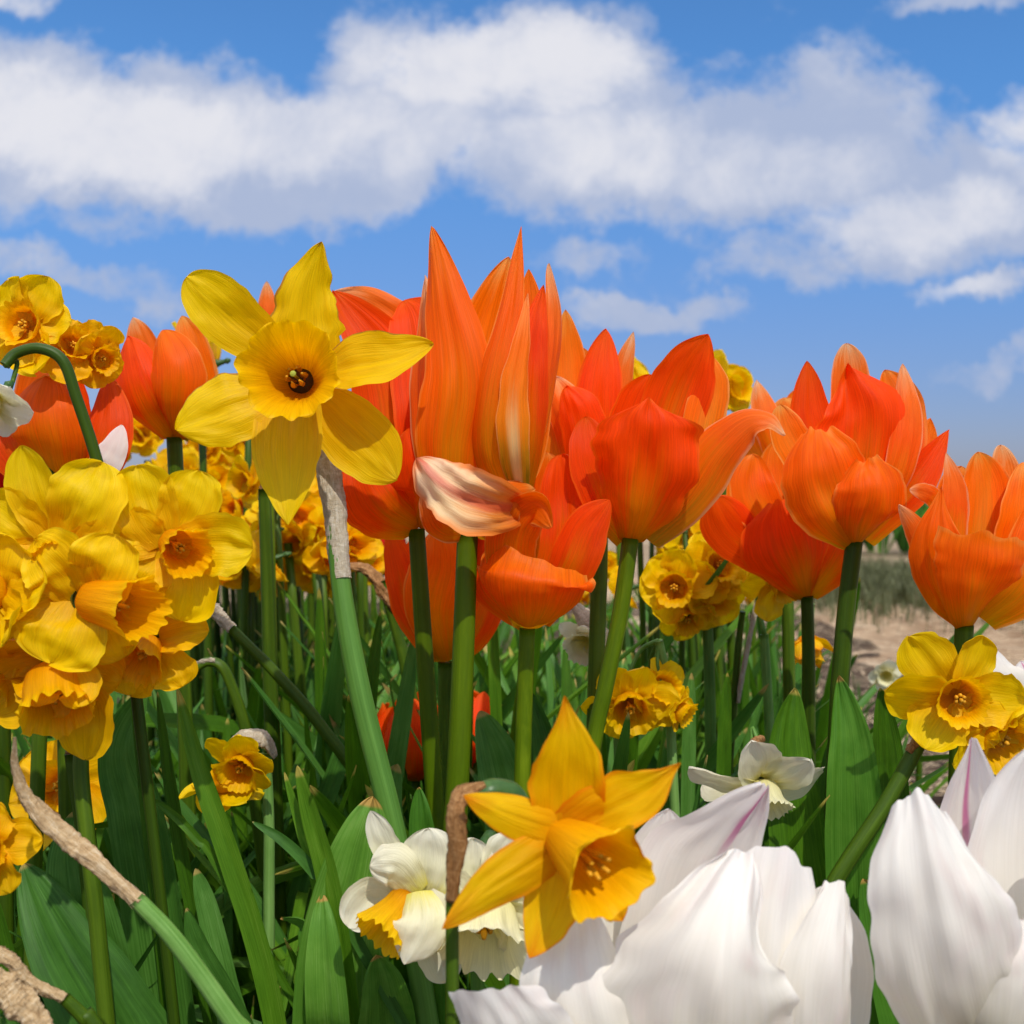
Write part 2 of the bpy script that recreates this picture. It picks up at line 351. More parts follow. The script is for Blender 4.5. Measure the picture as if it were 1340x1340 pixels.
ORC = petal_mat('cream_streaked_tulip_petal', [(0, (150,150,20)), (0.12, (220,170,30)), (0.3, (242,140,16)), (0.7, (246,116,6)), (1, (246,150,70))],
                edge=(246,176,110), edge_lo=.86, edge_amt=.5, flame=(248,214,140), flame_w=.5, flame_v=(0.22, 0.6), flame_amt=.9, vein=.3, trans=.4)
TORN = petal_mat('cream_and_red_bruised_tulip_petal', [(0, (240,104,10)), (0.28, (246,150,60)), (0.55, (248,214,160)), (1, (246,222,190))],
                edge=(244,130,40), edge_lo=.72, edge_amt=.8, flame=(206,50,50), flame_w=.25, flame_v=(0.95, 0.99), flame_amt=.0, vein=.16, trans=.35, blotch=(232,120,80), blotch_amt=.35, streak=34)
WTU = petal_mat('white_tulip_petal', [(0, (196,200,140)), (0.2, (238,232,208)), (0.5, (241,235,222)), (1, (245,240,233))], edge=(248,244,238), edge_lo=.85, edge_amt=.4, vein=.10, trans=.45, blotch=(236,218,210), blotch_amt=.6, rough=.5, streak=34, bstr=.22)
WTP = petal_mat('pink_streaked_white_tulip_petal', [(0, (196,200,150)), (0.15, (238,231,220)), (1, (242,235,229))], flame=(214,130,170), flame_w=.085, flame_v=(2.0, 0.0), flame_amt=0, vein=.10, trans=.45, blotch=(228,208,206), blotch_amt=.6, rough=.5, streak=34, bstr=.22)
REDT = petal_mat('red_tulip_petal', [(0, (150,20,0)), (0.4, (196,14,4)), (1, (206,24,8))], vein=.2, trans=.35)
PINKT = petal_mat('pink_tulip_petal', [(0, (220,190,200)), (0.4, (206,90,150)), (1, (214,120,170))], vein=.2, trans=.35)

def add_streak(mat, color, width, v0, amt):
    """a coloured stroke of pigment along the midrib near the tip"""
    nt = mat.node_tree; g = G(nt)
    pb = next(n for n in nt.nodes if n.type == 'BSDF_PRINCIPLED'); tr = next(n for n in nt.nodes if n.type == 'BSDF_TRANSLUCENT')
    src = pb.inputs['Base Color'].links[0].from_socket
    uvn = g.n('ShaderNodeUVMap'); u, v, _ = g.sep(uvn.outputs[0])
    wob = g.noise(g.comb(g.math('MULTIPLY', u, 26.0), g.math('MULTIPLY', v, 7.0)), 1.0, 4, .6)
    du = g.math('ADD', g.math('ABSOLUTE', g.math('SUBTRACT', u, 0.5)), g.math('MULTIPLY', g.math('SUBTRACT', wob, .5), width))
    f = g.math('MULTIPLY', g.smooth(du, width, width * .2), g.smooth(v, v0, v0 + .25, 0, amt))
    c = g.mix(f, src, rgba(color)); g.put(pb.inputs['Base Color'], c); g.put(tr.inputs['Color'], c)
add_streak(WTP, (200,90,150), .075, .55, .85)
add_streak(TORN, (206,50,50), .16, .0, .6)

def green_mat(name, stops, rough=.45, trans=.2, streak=34.0, spec=.22, vstretch=5.0, bstr=.3, tipc=None):
    m, g = new_mat(name)
    uvn = g.n('ShaderNodeUVMap'); oi = g.n('ShaderNodeObjectInfo'); u, v, _ = g.sep(uvn.outputs[0]); rnd = oi.outputs['Random']
    off = g.math('MULTIPLY', rnd, 31.0)
    st = g.noise(g.comb(g.math('MULTIPLY', u, streak), g.math('MULTIPLY', v, vstretch), off), 1.0, 3, .6, .1)
    bl = g.noise(g.comb(g.math('MULTIPLY', u, 2.0), g.math('MULTIPLY', v, 7.0), off), 1.0, 5, .6, .3)
    x = g.math('ADD', g.math('MULTIPLY', st, .55), g.math('MULTIPLY', bl, .45))
    x = g.math('ADD', x, g.math('MULTIPLY_ADD', rnd, .30, -.15))
    col = g.ramp(x, stops)
    if tipc: col = g.mix(g.smooth(g.math('ADD', v, g.math('MULTIPLY', rnd, .03)), .985, 1.0, 0, .8), col, rgba(tipc))
    return finish(m, g, col, rough, spec, trans, None, st, bstr, 0.0006)
LEAF = green_mat('strap_leaf_green', [(0.2, (40,70,6)), (0.45, (64,106,14)), (0.62, (86,130,24)), (0.85, (120,156,50))], trans=.35, tipc=(190,170,80))
LEAF_B = green_mat('blue_green_leaf', [(0.2, (42,80,22)), (0.45, (66,112,36)), (0.62, (88,136,54)), (0.85, (122,164,88))], trans=.32, tipc=(186,160,90))
BROAD = green_mat('broad_tulip_leaf_green', [(0.2, (50,92,18)), (0.45, (74,124,32)), (0.65, (98,146,48)), (0.85, (130,168,80))], trans=.35, rough=.45, streak=46, vstretch=1.5, tipc=(200,150,80))
STEM = green_mat('tulip_stem_green', [(0.2, (62,84,0)), (0.5, (84,108,0)), (0.8, (118,138,14))], trans=.12, streak=8, vstretch=6)
STEM_D = green_mat('daffodil_stem_green', [(0.2, (62,102,30)), (0.5, (92,134,54)), (0.8, (130,168,90))], trans=.1, streak=14, vstretch=3)
STEM_DK = green_mat('dark_stem_green', [(0.2, (42,64,8)), (0.5, (62,88,10)), (0.8, (92,118,22))], trans=.1, streak=12, vstretch=3)
OVARY = green_mat('ovary_green', [(0.2, (40,70,30)), (0.5, (60,92,44)), (0.8, (90,120,60))], trans=.08, streak=8, vstretch=3, rough=.35)

def dry_mat(name, a, b, c, trans=.3):
    m, g = new_mat(name)
    uvn = g.n('ShaderNodeUVMap'); u, v, _ = g.sep(uvn.outputs[0]); oi = g.n('ShaderNodeObjectInfo'); off = g.math('MULTIPLY', oi.outputs['Random'], 11.0)
    st = g.noise(g.comb(g.math('MULTIPLY', u, 22.0), g.math('MULTIPLY', v, 9.0), off), 1.0, 5, .7, 1.2)
    cro = g.noise(g.comb(g.math('MULTIPLY', u, 5.0), g.math('MULTIPLY', v, 30.0), off), 1.0, 4, .6, 1.0)
    x = g.math('ADD', g.math('MULTIPLY', st, .6), g.math('MULTIPLY', cro, .4))
    col = g.ramp(x, [(.3, a), (.5, b), (.68, c)])
    return finish(m, g, col, .6, .25, trans, None, x, .8, .0012)
DRY = dry_mat('papery_tan_sheath', (140,104,66), (204,172,126), (234,214,178))
DRY_BR = dry_mat('brown_sheath', (96,58,26), (152,108,62), (196,154,104), .15)
DRY_PALE = dry_mat('pale_papery_sheath', (150,130,100), (196,182,156), (226,218,200))

def flat_mat(name, c, rough=.6, trans=0, sc=60):
    m, g = new_mat(name); t = g.n('ShaderNodeTexCoord')
    n = g.noise(t.outputs['Object'], sc * 4, 4, .6)
    col = g.mix(g.smooth(n, .3, .7), rgba(tuple(k * .8 for k in c)), rgba(c))
    return finish(m, g, col, rough, .3, trans, None, n, .3, .0005)
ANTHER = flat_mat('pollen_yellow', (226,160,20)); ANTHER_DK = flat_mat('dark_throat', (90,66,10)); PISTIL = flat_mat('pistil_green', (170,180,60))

# ------------------------------------------------------------------ plant builders
def petal(root, pts, hw, mat, d, parent=None, label=None, **kw):
    """petal traced from photo pixels: pts = [(px,py,dz_cm)...]; hw in pixels at distance d"""
    W = [P(a, b, d, c) for a, b, c in pts]
    kw.setdefault('nu', 10); kw.setdefault('nv', 34)
    if mat.name.endswith('tulip_petal') and 'white' not in mat.name:
        kw.setdefault('rag', .16); kw['nz'] = kw.get('nz', .1) * 1.5; kw['ruf'] = kw.get('ruf', 0) + .05; kw['jag'] = kw.get('jag', .03) + .03; kw.setdefault('rf', 2.2); kw.setdefault('groove', .08)
    o = mesh_obj('petal', *sheet(W, hw * d / F, **kw), mat, root, parent)
    if label: o['label'] = label
    return o
def ground_path(W, drift=0.6):
    """continue a stem below its last point down into the soil"""
    a, b = W[-2], W[-1]; dr = (b - a).normalized()
    if dr.z > -0.6: dr.z = -0.6; dr.normalize()
    L = (b.z + 0.01) / -dr.z
    e = b + dr * L; e.x = lerp(b.x, e.x, drift); e.y = lerp(b.y, e.y, drift)
    mid = b.lerp(e, .5); mid.x = lerp(mid.x, b.x + dr.x * L * .5, .5)
    return W + [mid, e]
def stem_base(pts, d):
    return ground_path([P(a, b, d, c) for a, b, c in pts])[-1]
def stem(root, pts, d, r0, r1, mat, name='stem', ground=True, seg=12, **kw):
    W = [P(a, b, d, c) for a, b, c in pts]
    if ground: W = ground_path(W)
    return mesh_obj(name, *tube(W, [r0 * d / F, r1 * d / F, r1 * d / F * 1.05], seg=seg, nv=8 * len(W), **kw), mat, root)
def leaf(root, W, hw, mat, label=None, **kw):
    kw.setdefault('A', .5); kw.setdefault('vm', .35); kw.setdefault('wb', .6); kw.setdefault('q', .85); kw.setdefault('nz', .12)
    kw.setdefault('nu', 4); kw.setdefault('nv', 26); kw.setdefault('jag', .02); kw.setdefault('groove', .05)
    o = mesh_obj('leaf', *sheet(W, hw, **kw), mat, root)
    if label: o['label'] = label
    return o
def pleaf(root, pts, d, hw, mat, ground=True, **kw):
    """leaf traced tip-last reversed: pts listed from the TIP downwards, then on to the soil"""
    W = [P(a, b, d, c) for a, b, c in pts]
    if ground: W = ground_path(W, .5)
    return leaf(root, W[::-1], hw * d / F, mat, **kw)

def bloom(root, c, a, Rr, L, rc, pm, cm, roll=0, wr=.42, q=.62, refl=.12, seed=1, parent=None, tube_len=.35, flare=1.15, detail=1.0,
          A=.35, head=True, petals=6, frill=.045, amp=.06, ruf=.05, neckmat=None, nz=.12, stamens=True, vm=.5, p=2.2, inner=.3):
    """one daffodil head: tube + ovary (flower_head) carrying six petals and a corona"""
    rnd = random.Random(seed); a, e1, e2 = frame(a)
    hd = parent
    if head:
        b = c - a * Rr * tube_len
        hd = mesh_obj('flower_head', *tube([c - a * Rr * .03, c - a * Rr * tube_len * .5, b, b - a * Rr * .08, b - a * Rr * .2], [Rr * .15, Rr * .10, Rr * .075, Rr * .11, Rr * .05], seg=10, nv=12), neckmat or OVARY, root, parent)
    nu, nv = (7, 20) if detail >= 1 else (4, 10)
    for i in range(petals):
        th = R(roll + 360 / petals * i + rnd.uniform(-10, 10)); e = e1 * math.cos(th) + e2 * math.sin(th)
        back = -.03 if i % 2 else .0
        rl = Rr * rnd.uniform(.84, 1.12); rf_ = refl + rnd.uniform(-.28, .25)
        pts = [c + e * Rr * .10 + a * Rr * (back), c + e * rl * .38 + a * Rr * (back + rf_ * .25 + .03), c + e * rl * .72 + a * Rr * (back + rf_ * .6), c + e * rl + a * Rr * (back + rf_ * 1.1 + rnd.uniform(-.06, .06))]
        mesh_obj('petal', *sheet(pts, Rr * wr * rnd.uniform(.92, 1.08), A=A * rnd.uniform(.3, 1.6), hint=a, roll=rnd.uniform(-28, 28), pleat=.03, jag=.07, vm=vm, wb=.4, q=q, p=p, ruf=ruf, rf=rnd.uniform(1.5, 3), nz=nz, groove=.05, nu=nu, nv=nv, mucro=.12, curl=rnd.uniform(-.1, .2)), pm, root, hd)
    prof = [(rc * .02, -Rr * .02), (rc * .62, L * .06), (rc * .80, L * .35), (rc * .88, L * .72), (rc * flare, L)]
    co = mesh_obj('corona', *cup(c, a, prof, lobes=rnd.choice([5, 6, 7]), amp=amp, frill=rnd.randint(15, 21), famp=frill, seed=seed * 1.7, seg=int(60 * detail) if detail >= 1 else 28, nv=14 if detail >= 1 else 7), cm, root, hd)
    if stamens:
        vs, fs, us = [], [], []
        for k in range(7):
            th = 6.283 * k / 6; rr = rc * .2 if k < 6 else 0; hh = L * (.62 if k < 6 else .8)
            e = e1 * math.cos(th) + e2 * math.sin(th)
            v_, f_, u_ = tube([c, c + a * hh * .7 + e * rr * .7, c + a * hh + e * rr], [rc * .035, rc * .03, rc * .10, rc * .06], seg=6, nv=8)
            o = len(vs); vs += v_; us += u_; fs += [tuple(q_ + o for q_ in f) for f in f_]
        mesh_obj('stamens', vs, fs, us, ANTHER, root, hd)
    return hd

def copy_tree(o, parent=None):
    c = o.copy(); C.objects.link(c)
    if parent: c.parent = parent
    for ch in list(o.children): copy_tree(ch, c)
    return c

def tulip(label, d, base, petals, spath, sr=(11, 12), smat=None, leaves=(), group=None, color_label='tulip'):
    """hero tulip from traced petals. petals: (points, half width, material, options)"""
    root = thing('tulip', label, 'tulip', stem_base(spath, d), group)
    stem(root, spath, d, sr[0], sr[1], smat or STEM)
    for pp in petals:
        pts, hw, mat = pp[:3]; kw = dict(pp[3]) if len(pp) > 3 else {}
        petal(root, pts, hw, mat, d, **kw)
    for lf in leaves:
        pts, hw, mat = lf[:3]; kw = dict(lf[3]) if len(lf) > 3 else {}
        pleaf(root, pts, d, hw, mat, **kw)
    return root

# ------------------------------------------------------------------ ground
def ground_sheet(name, xs, ys, z, mat, amp=0.0, sc=3.0, z2=0.0):
    verts, faces = [], []
    for y in ys:
        for x in xs:
            k = amp * (noise.noise(Vector((x * sc, y * sc, z))) + .5 * noise.noise(Vector((x * sc * 3, y * sc * 3, 5)))) if amp else 0
            verts.append(Vector((x, y, z + k)))
    W = len(xs)
    for j in range(len(ys) - 1):
        for i in range(W - 1):
            a = j * W + i; faces.append((a, a + 1, a + W + 1, a + W))
    return structure(mesh_obj(name, verts, faces, None, mat))
def soil_mat(name, stops, sc=30, bs=1.0, stretch=(1, 1, 1), bd=.02):
    m, g = new_mat(name); t = g.n('ShaderNodeTexCoord'); mp = g.n('ShaderNodeMapping'); g.put(mp.inputs[0], t.outputs['Object']); mp.inputs['Scale'].default_value = stretch
    a = g.noise(mp.outputs[0], sc, 8, .7, .6); b = g.noise(mp.outputs[0], sc * .15, 5, .6)
    v = g.n('ShaderNodeTexVoronoi'); g.put(v.inputs['Vector'], mp.outputs[0]); v.inputs['Scale'].default_value = sc * 1.3
    x = g.math('ADD', g.math('MULTIPLY', a, .6), g.math('ADD', g.math('MULTIPLY', b, .35), g.math('MULTIPLY', v.outputs['Distance'], .12)))
    col = g.ramp(x, stops)
    return finish(m, g, col, .9, .15, 0, None, x, bs, bd)
FIELD = soil_mat('dry_field_soil', [(.35, (96,78,58)), (.5, (138,116,92)), (.65, (168,148,122))], 6, 1, (1, 1, 1), .05)
BEDM = soil_mat('dark_bed_soil', [(.35, (38,28,20)), (.5, (66,50,38)), (.68, (112,92,72))], 40, 1)
PATHM = soil_mat('straw_covered_path', [(.38, (84,62,44)), (.47, (140,110,82)), (.55, (176,148,118)), (.68, (208,188,160))], 22, 1, (.35, 1.4, 1), .03)
def rng(a, b, n): return [a + (b - a) * i / n for i in range(n + 1)]
ground_sheet('ground', rng(-900, 900, 10), [-300, -30, 0, 10, 40, 200, 1500], -0.03, FIELD)
ground_sheet('path', rng(.2, 6, 60), rng(1.2, 5.2, 60), -0.005, PATHM, .018, 2.2)
ground_sheet('bed_soil', rng(-3.0, .95, 80), rng(-.4, 4.0, 80), 0.0, BEDM, .014, 5)

# ------------------------------------------------------------------ large daffodil, left of centre
rA = random.Random(5)
d = .40
st = [(400,530,3.0),(428,560,2.9),(438,640,2.0),(446,760,1.2),(470,900,.8),(515,1085,.6),(545,1250,.4)]
root = thing('daffodil', 'largest bright yellow daffodil, facing the viewer with a dark throat, against the sky', 'daffodil', stem_base(st, d))
stem(root, st, d, 8, 14, STEM_D, ribs=2, ribamp=.12)
mesh_obj('sheath', *tube([P(426,592,d,2.4), P(432,625,d,2.1), P(438,665,d,1.8), P(442,715,d,1.5), P(447,758,d,1.2)], [14*d/F, 18*d/F, 16*d/F, 14*d/F, 12.5*d/F], seg=36, nv=90, wrinkle=.2, seed=3, cap=False, wv=1.5), DRY_PALE, root)
petal(root, [(372,470,.9),(318,428,.5),(285,398,.2),(244,362,.1)], 42, YEL, d, A=.4, vm=.55, wb=.55, q=.5, groove=.05, roll=-8, nz=.1)
petal(root, [(398,470,.9),(398,425,.7),(403,375,.6),(421,316,.3)], 50, YEL_TORN, d, A=-.35, vm=.32, wb=.8, q=.85, p=1.7, groove=.07, fold=-.1, nz=.16, jag=.10, ruf=.05, roll=10)
petal(root, [(425,488,.8),(465,478,.1),(510,470,-.4),(567,449,-.6)], 42, YEL_TORN, d, A=.5, vm=.42, wb=.5, q=.8, p=2, groove=.07, nz=.12, roll=-25, ruf=.03)
petal(root, [(415,518,1.1),(452,556,.9),(488,590,.6),(520,627,.2)], 48, YEL, d, A=.3, vm=.48, wb=.55, q=.62, p=2.6, groove=.08, nz=.10, roll=12, mucro=.1)
petal(root, [(379,520,.9),(376,580,.5),(376,635,.0),(377,687,-.3)], 47, YEL, d, A=[.2,.35,.5], prof=[.85,.95,1,.96,.82,.6,.34,.02], groove=.04, nz=.14, ruf=.03, jag=.04)
petal(root, [(350,514,.9),(312,528,.5),(270,545,.3),(231,563,.3)], 50, YEL_TORN, d, A=-.3, vm=.4, wb=.6, q=.72, p=2.2, groove=.09, nz=.16, roll=10, ruf=.05)
cA = P(393,498,d,.4); aA = (P(378,484,d,-2.2) - cA)
co = mesh_obj('corona', *cup(cA, aA, [(.0032,-.004),(.0060,.002),(.0085,.010),(.0115,.018),(.0158,.0245),(.0172,.0262)], lobes=6, amp=.07, frill=14, famp=.035, seed=2.2, seg=120, nv=26), COR, root)
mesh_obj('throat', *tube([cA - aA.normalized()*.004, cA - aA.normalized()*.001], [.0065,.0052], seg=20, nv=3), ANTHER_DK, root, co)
a_, e1_, e2_ = frame(aA)
for k in range(6):
    th = 1.047 * k + .3; e = e1_ * math.cos(th) + e2_ * math.sin(th); q0 = cA + e * .0015
    mesh_obj('stamen', *tube([q0, q0 + a_*.006 + e*.0012, q0 + a_*.010 + e*.0018, q0 + a_*.0145 + e*.0012], [.0004,.0004,.0010,.0009,.0004], seg=7, nv=12, wrinkle=.3, seed=k), ANTHER, root, co)
mesh_obj('pistil', *tube([cA, cA + a_*.010, cA + a_*.0165, cA + a_*.0175], [.0006,.0005,.0006,.0012,.0006], seg=7, nv=12), PISTIL, root, co)

# ------------------------------------------------------------------ front daffodil between the white flowers
d = .275
st = [(722,1078,2.3),(690,1052,2.6),(640,1036,2.2),(604,1052,1.6),(596,1100,1.2),(592,1180,1.0),(592,1345,.8)]
root = thing('daffodil', 'golden yellow daffodil with pointed petals, in front of the white narcissus and white tulip', 'daffodil', stem_base(st, d))
W = ground_path([P(a, b, d, c) for a, b, c in st])
mesh_obj('stem', *tube(W, [6*d/F, 7*d/F, 8*d/F, 8*d/F, 8.5*d/F, 9*d/F, 9*d/F, 9*d/F, 9*d/F], seg=12, nv=90), STEM_DK, root)
mesh_obj('ovary', *tube([P(690,1056,d,2.3), P(668,1040,d,2.2), P(640,1038,d,2.0), P(622,1056,d,1.8)], [9*d/F, 19*d/F, 20*d/F, 13*d/F], seg=16, nv=16), OVARY, root)
mesh_obj('sheath', *tube([P(634,1026,d,1.2), P(608,1036,d,.9), P(596,1062,d,.6), P(598,1110,d,.6), P(590,1180,d,.8)], [5*d/F, 10*d/F, 13*d/F, 12*d/F, 8*d/F], seg=26, nv=60, wrinkle=.45, seed=8, flat=.45, wv=1.8), DRY_BR, root)
petal(root, [(738,1095,.9),(743,1030,.6),(744,970,.3),(740,912,.2)], 51, YEL_OR, d, A=[.2,.45,.5], prof=[.75,.9,1,.98,.84,.56,.24,.02], groove=.05, nz=.16, ruf=.04, jag=.05, roll=[0,-6,8])
petal(root, [(745,1090,.8),(795,1060,.4),(845,1035,.1),(890,998,0)], 40, YEL_OR, d, A=[.3,.6,.3], prof=[.8,.92,1,1,.9,.66,.3,.02], groove=.07, roll=[-10,-25,-5], nz=.18, ruf=.05, jag=.05)
petal(root, [(745,1090,.9),(705,1080,.5),(655,1062,.2),(606,1041,0)], 30, YEL_OR, d, A=-.35, vm=.35, wb=1.0, q=.85, groove=.08, roll=15, fold=-.1)
petal(root, [(742,1105,.9),(695,1130,.4),(640,1165,0),(578,1216,-.4)], 38, YEL_OR, d, A=-.3, vm=.4, wb=.8, q=.85, p=1.8, groove=.07, roll=-8)
petal(root, [(735,1110,.8),(728,1160,.8),(715,1205,.7),(693,1254,.5)], 40, YEL_OR, d, A=.35, vm=.4, wb=.75, q=.85, groove=.06, roll=20)
petal(root, [(755,1105,1.0),(775,1140,1.3),(800,1180,1.5),(815,1205,1.6)], 32, YEL_OR, d, A=.35, vm=.4, wb=.75, q=.85, groove=.06)
cB = P(744,1102,d,.3); rimB = P(800,1147,d,-1.4); aB = rimB - cB; LB = aB.length
co = mesh_obj('corona', *cup(cB, aB, [(r_ * d / .33, h_) for r_, h_ in [(.0060,-.003),(.0085,LB*.25),(.0100,LB*.55),(.0113,LB*.8),(.0134,LB*.98),(.0141,LB*.98)]], lobes=5, amp=.12, frill=12, famp=.03, seed=4.1, seg=110, nv=26), COR_B, root)
a_, e1_, e2_ = frame(aB)
for k in range(6):
    th = 1.047 * k; e = e1_ * math.cos(th) + e2_ * math.sin(th); q0 = cB + e * .001
    mesh_obj('stamen', *tube([q0, q0 + a_*.010 + e*.001, q0 + a_*.015 + e*.002], [.0004,.0004,.0009,.0005], seg=7, nv=10), ANTHER, root, co)

# ------------------------------------------------------------------ orange tulips
# central tulip, the tallest
tulip('tallest orange tulip, one cream petal with a red bruise folded down at its front', .43,
  None, [
  ([(600,690,0),(588,600,-1.6),(598,500,-2.2),(583,400,-1.6),(565,296,-.8)], 46, ORA, dict(A=[.1,-.5,-.75,-.3], vm=.45, wb=.5, q=.8, p=1.6, nv=44, groove=.10, nz=.16, roll=[0,10,-12,-20], ruf=.04)),
  ([(612,690,.3),(568,610,0),(557,520,.2),(560,440,.6),(556,360,1.2)], 30, ORP, dict(A=-.5, vm=.4, wb=.5, q=.8, nv=36, roll=-25)),
  ([(620,690,.5),(632,560,1.6),(640,450,2.0),(666,336,1.8)], 50, ORY, dict(A=.6, vm=.5, wb=.5, q=.75, nv=40, groove=.08, nz=.2, ruf=.05)),
  ([(668,655,-.6),(644,590,-2.0),(648,505,-2.4),(668,405,-1.8),(682,296,-.6)], 33, ORA, dict(A=[-.3,-.6,-.6,-.4], prof=[.45,.85,1,.96,.82,.66,.5,.3,.02], nv=44, groove=.05, nz=.14, roll=[-25,-20,-10,0], ruf=.03)),
  ([(682,655,-.7),(674,590,-2.4),(672,520,-2.6),(684,440,-2.2),(690,385,-1.6)], 21, ORC, dict(A=[-.4,-.5,-.3], vm=.35, wb=.5, q=.95, p=1.4, nv=40, nz=.12, roll=[0,10,20])),
  ([(682,655,-.6),(690,580,-1.8),(694,500,-2.0),(699,440,-1.6),(711,373,-1.0)], 27, ORB, dict(A=[-.4,-.7,-.5,-.3], vm=.45, wb=.5, q=.8, p=1.8, nv=40, groove=.10, nz=.15, roll=[15,10,5])),
  ([(640,690,.4),(684,600,.6),(694,500,.8),(694,420,1.0),(692,352,1.2)], 30, ORA, dict(A=.4, vm=.45, wb=.5, q=.8, nv=36, groove=.1)),
  ([(676,668,0),(704,570,-.2),(722,480,0),(728,410,.3),(719,344,.6)], 17, ORP, dict(A=-.7, vm=.5, wb=.5, q=.7, nv=36, roll=35, nz=.2)),
  ([(700,668,-.6),(655,664,-2.2),(608,650,-2.9),(572,628,-2.6),(546,602,-2.0)], 40, TORN, dict(A=[.5,.4,-.3], vm=.45, wb=.25, q=.6, nv=40, groove=.05, nz=.30, roll=[-20,0,20], ruf=.08, rf=2)),
  ([(612,695,0),(585,690,-1.3),(570,672,-2.0),(556,640,-2.2)], 22, ORP, dict(A=-.5, vm=.5, wb=.7, q=.6)),
  ([(612,697,.2),(640,680,-1.4),(668,655,-1.8),(700,640,-1.2)], 30, ORY, dict(A=-.7, vm=.4, wb=.7, q=.6, roll=10)),
  ], [(612,694,0),(606,860,.1),(598,1040,.2),(592,1140,.2)], (14, 16))
# left neighbour of the central tulip
tulip('orange tulip half hidden behind the large yellow daffodil, with a pale petal tip pointing left', .465, None, [
  ([(548,690,0),(512,668,-2),(486,635,-2.4),(468,590,-1.8)], 52, ORB, dict(A=-.6, vm=.5, wb=.5, q=.55, nz=.12)),
  ([(552,692,0),(560,650,-2.2),(548,610,-2.8),(535,560,-2.6)], 44, ORB, dict(A=-.7, vm=.5, wb=.5, q=.6)),
  ([(548,685,.4),(524,600,-.3),(512,510,-.2),(490,450,0),(436,380,.6)], 52, ORB, dict(A=.4, vm=.45, wb=.5, q=.75, nv=36, roll=10, ruf=.06)),
  ([(550,610,.6),(520,470,1.0),(490,420,1.0),(432,384,.8)], 44, ORP, dict(A=-.6, vm=.5, wb=.5, q=.7, nv=36, roll=-20, ruf=.08, nz=.25)),
  ([(550,685,.4),(556,580,-.9),(552,500,-.6),(542,420,0),(530,392,.6)], 40, ORB, dict(A=.3, vm=.5, wb=.5, q=.6, nv=36)),
  ([(552,690,.6),(575,600,1.6),(560,480,2.2),(548,400,2.4)], 40, ORP, dict(A=.4, vm=.5, wb=.5, q=.7, nv=30)),
  ], [(545,692,0),(556,860,.2),(568,1035,.4),(572,1120,.4)], (11, 12.5))
# orange tip peeping over the big daffodil
tulip('orange tulip of which only one petal tip shows, just above the largest daffodil', .62, None, [
  ([(345,470,0),(348,420,-.3),(349,368,0)], 14, ORP, dict(A=-.6, q=.7)),
  ([(350,470,.5),(368,430,.8),(372,395,1)], 20, ORA, dict(A=.4, q=.7)),
  ([(345,470,.5),(328,440,.8),(332,405,1)], 18, ORA, dict(A=.4, q=.7)),
  ], [(348,470,0),(350,640,0),(352,760,0)], (8, 9))
# lower centre bowl
tulip('orange-red tulip with a bowl-shaped lower petal, lowest bloom right of the tall central stem', .44, None, [
  ([(692,823,0),(697,800,-2.0),(700,765,-2.9),(706,728,-2.3)], 74, ORA, dict(A=[-.5,-.9,-.8], prof=[.2,.62,.85,.96,1.0,.97,.9], lift=.22, shear=-.06, nz=.10, ruf=.04, rf=1, pleat=.02)),
  ([(690,815,.6),(655,770,-.4),(640,730,-.9),(636,690,-.8)], 34, ORB, dict(A=.6, vm=.5, wb=.4, q=.6)),
  ([(700,812,.6),(738,720,.2),(742,650,.3),(736,594,.5)], 38, ORB, dict(A=.35, vm=.6, wb=.5, q=.5, groove=.1, nv=34, nz=.15)),
  ([(705,812,.4),(745,745,-.8),(768,690,-.9),(798,654,-.8)], 33, ORB, dict(A=-.4, vm=.45, wb=.5, q=.75, groove=.05, roll=-15, nv=34)),
  ([(690,812,.3),(668,735,-1.4),(672,690,-2.1),(700,664,-2.5),(722,690,-2.9)], 34, ORA, dict(A=.4, vm=.4, wb=.6, q=.6, roll=[10,20,40], nv=36)),
  ([(694,815,1.0),(700,720,1.8),(706,650,2.0),(716,592,2.0)], 42, ORA, dict(A=.5, vm=.6, wb=.5, q=.5, nv=30)),
  ], [(690,822,0),(686,930,.2),(683,1045,.3)], (10.5, 11.5))
# tulip lower, behind the central stem
tulip('orange tulip hanging low behind the two central stems, its bloom below the others', .53, None, [
  ([(583,866,0),(566,800,-1.8),(578,740,-2.3),(574,690,-2)], 42, ORA, dict(A=-.8, vm=.5, wb=.4, q=.55)),
  ([(575,862,0),(542,800,-.8),(526,745,-.8),(508,690,-.4)], 27, ORB, dict(A=.5, vm=.4, wb=.5, q=.8, roll=10)),
  ([(592,864,0),(622,815,-.8),(638,760,-.7),(645,690,-.2)], 30, ORB, dict(A=-.5, vm=.4, wb=.5, q=.7)),
  ([(583,860,.8),(560,780,1.4),(545,700,1.5)], 36, ORB, dict(A=.5, q=.6)),
  ([(583,860,.8),(605,780,1.4),(610,690,1.5)], 40, ORB, dict(A=.5, q=.6)),
  ], [(583,866,0),(583,960,.2),(585,1060,.2)], (10, 10), STEM_DK)
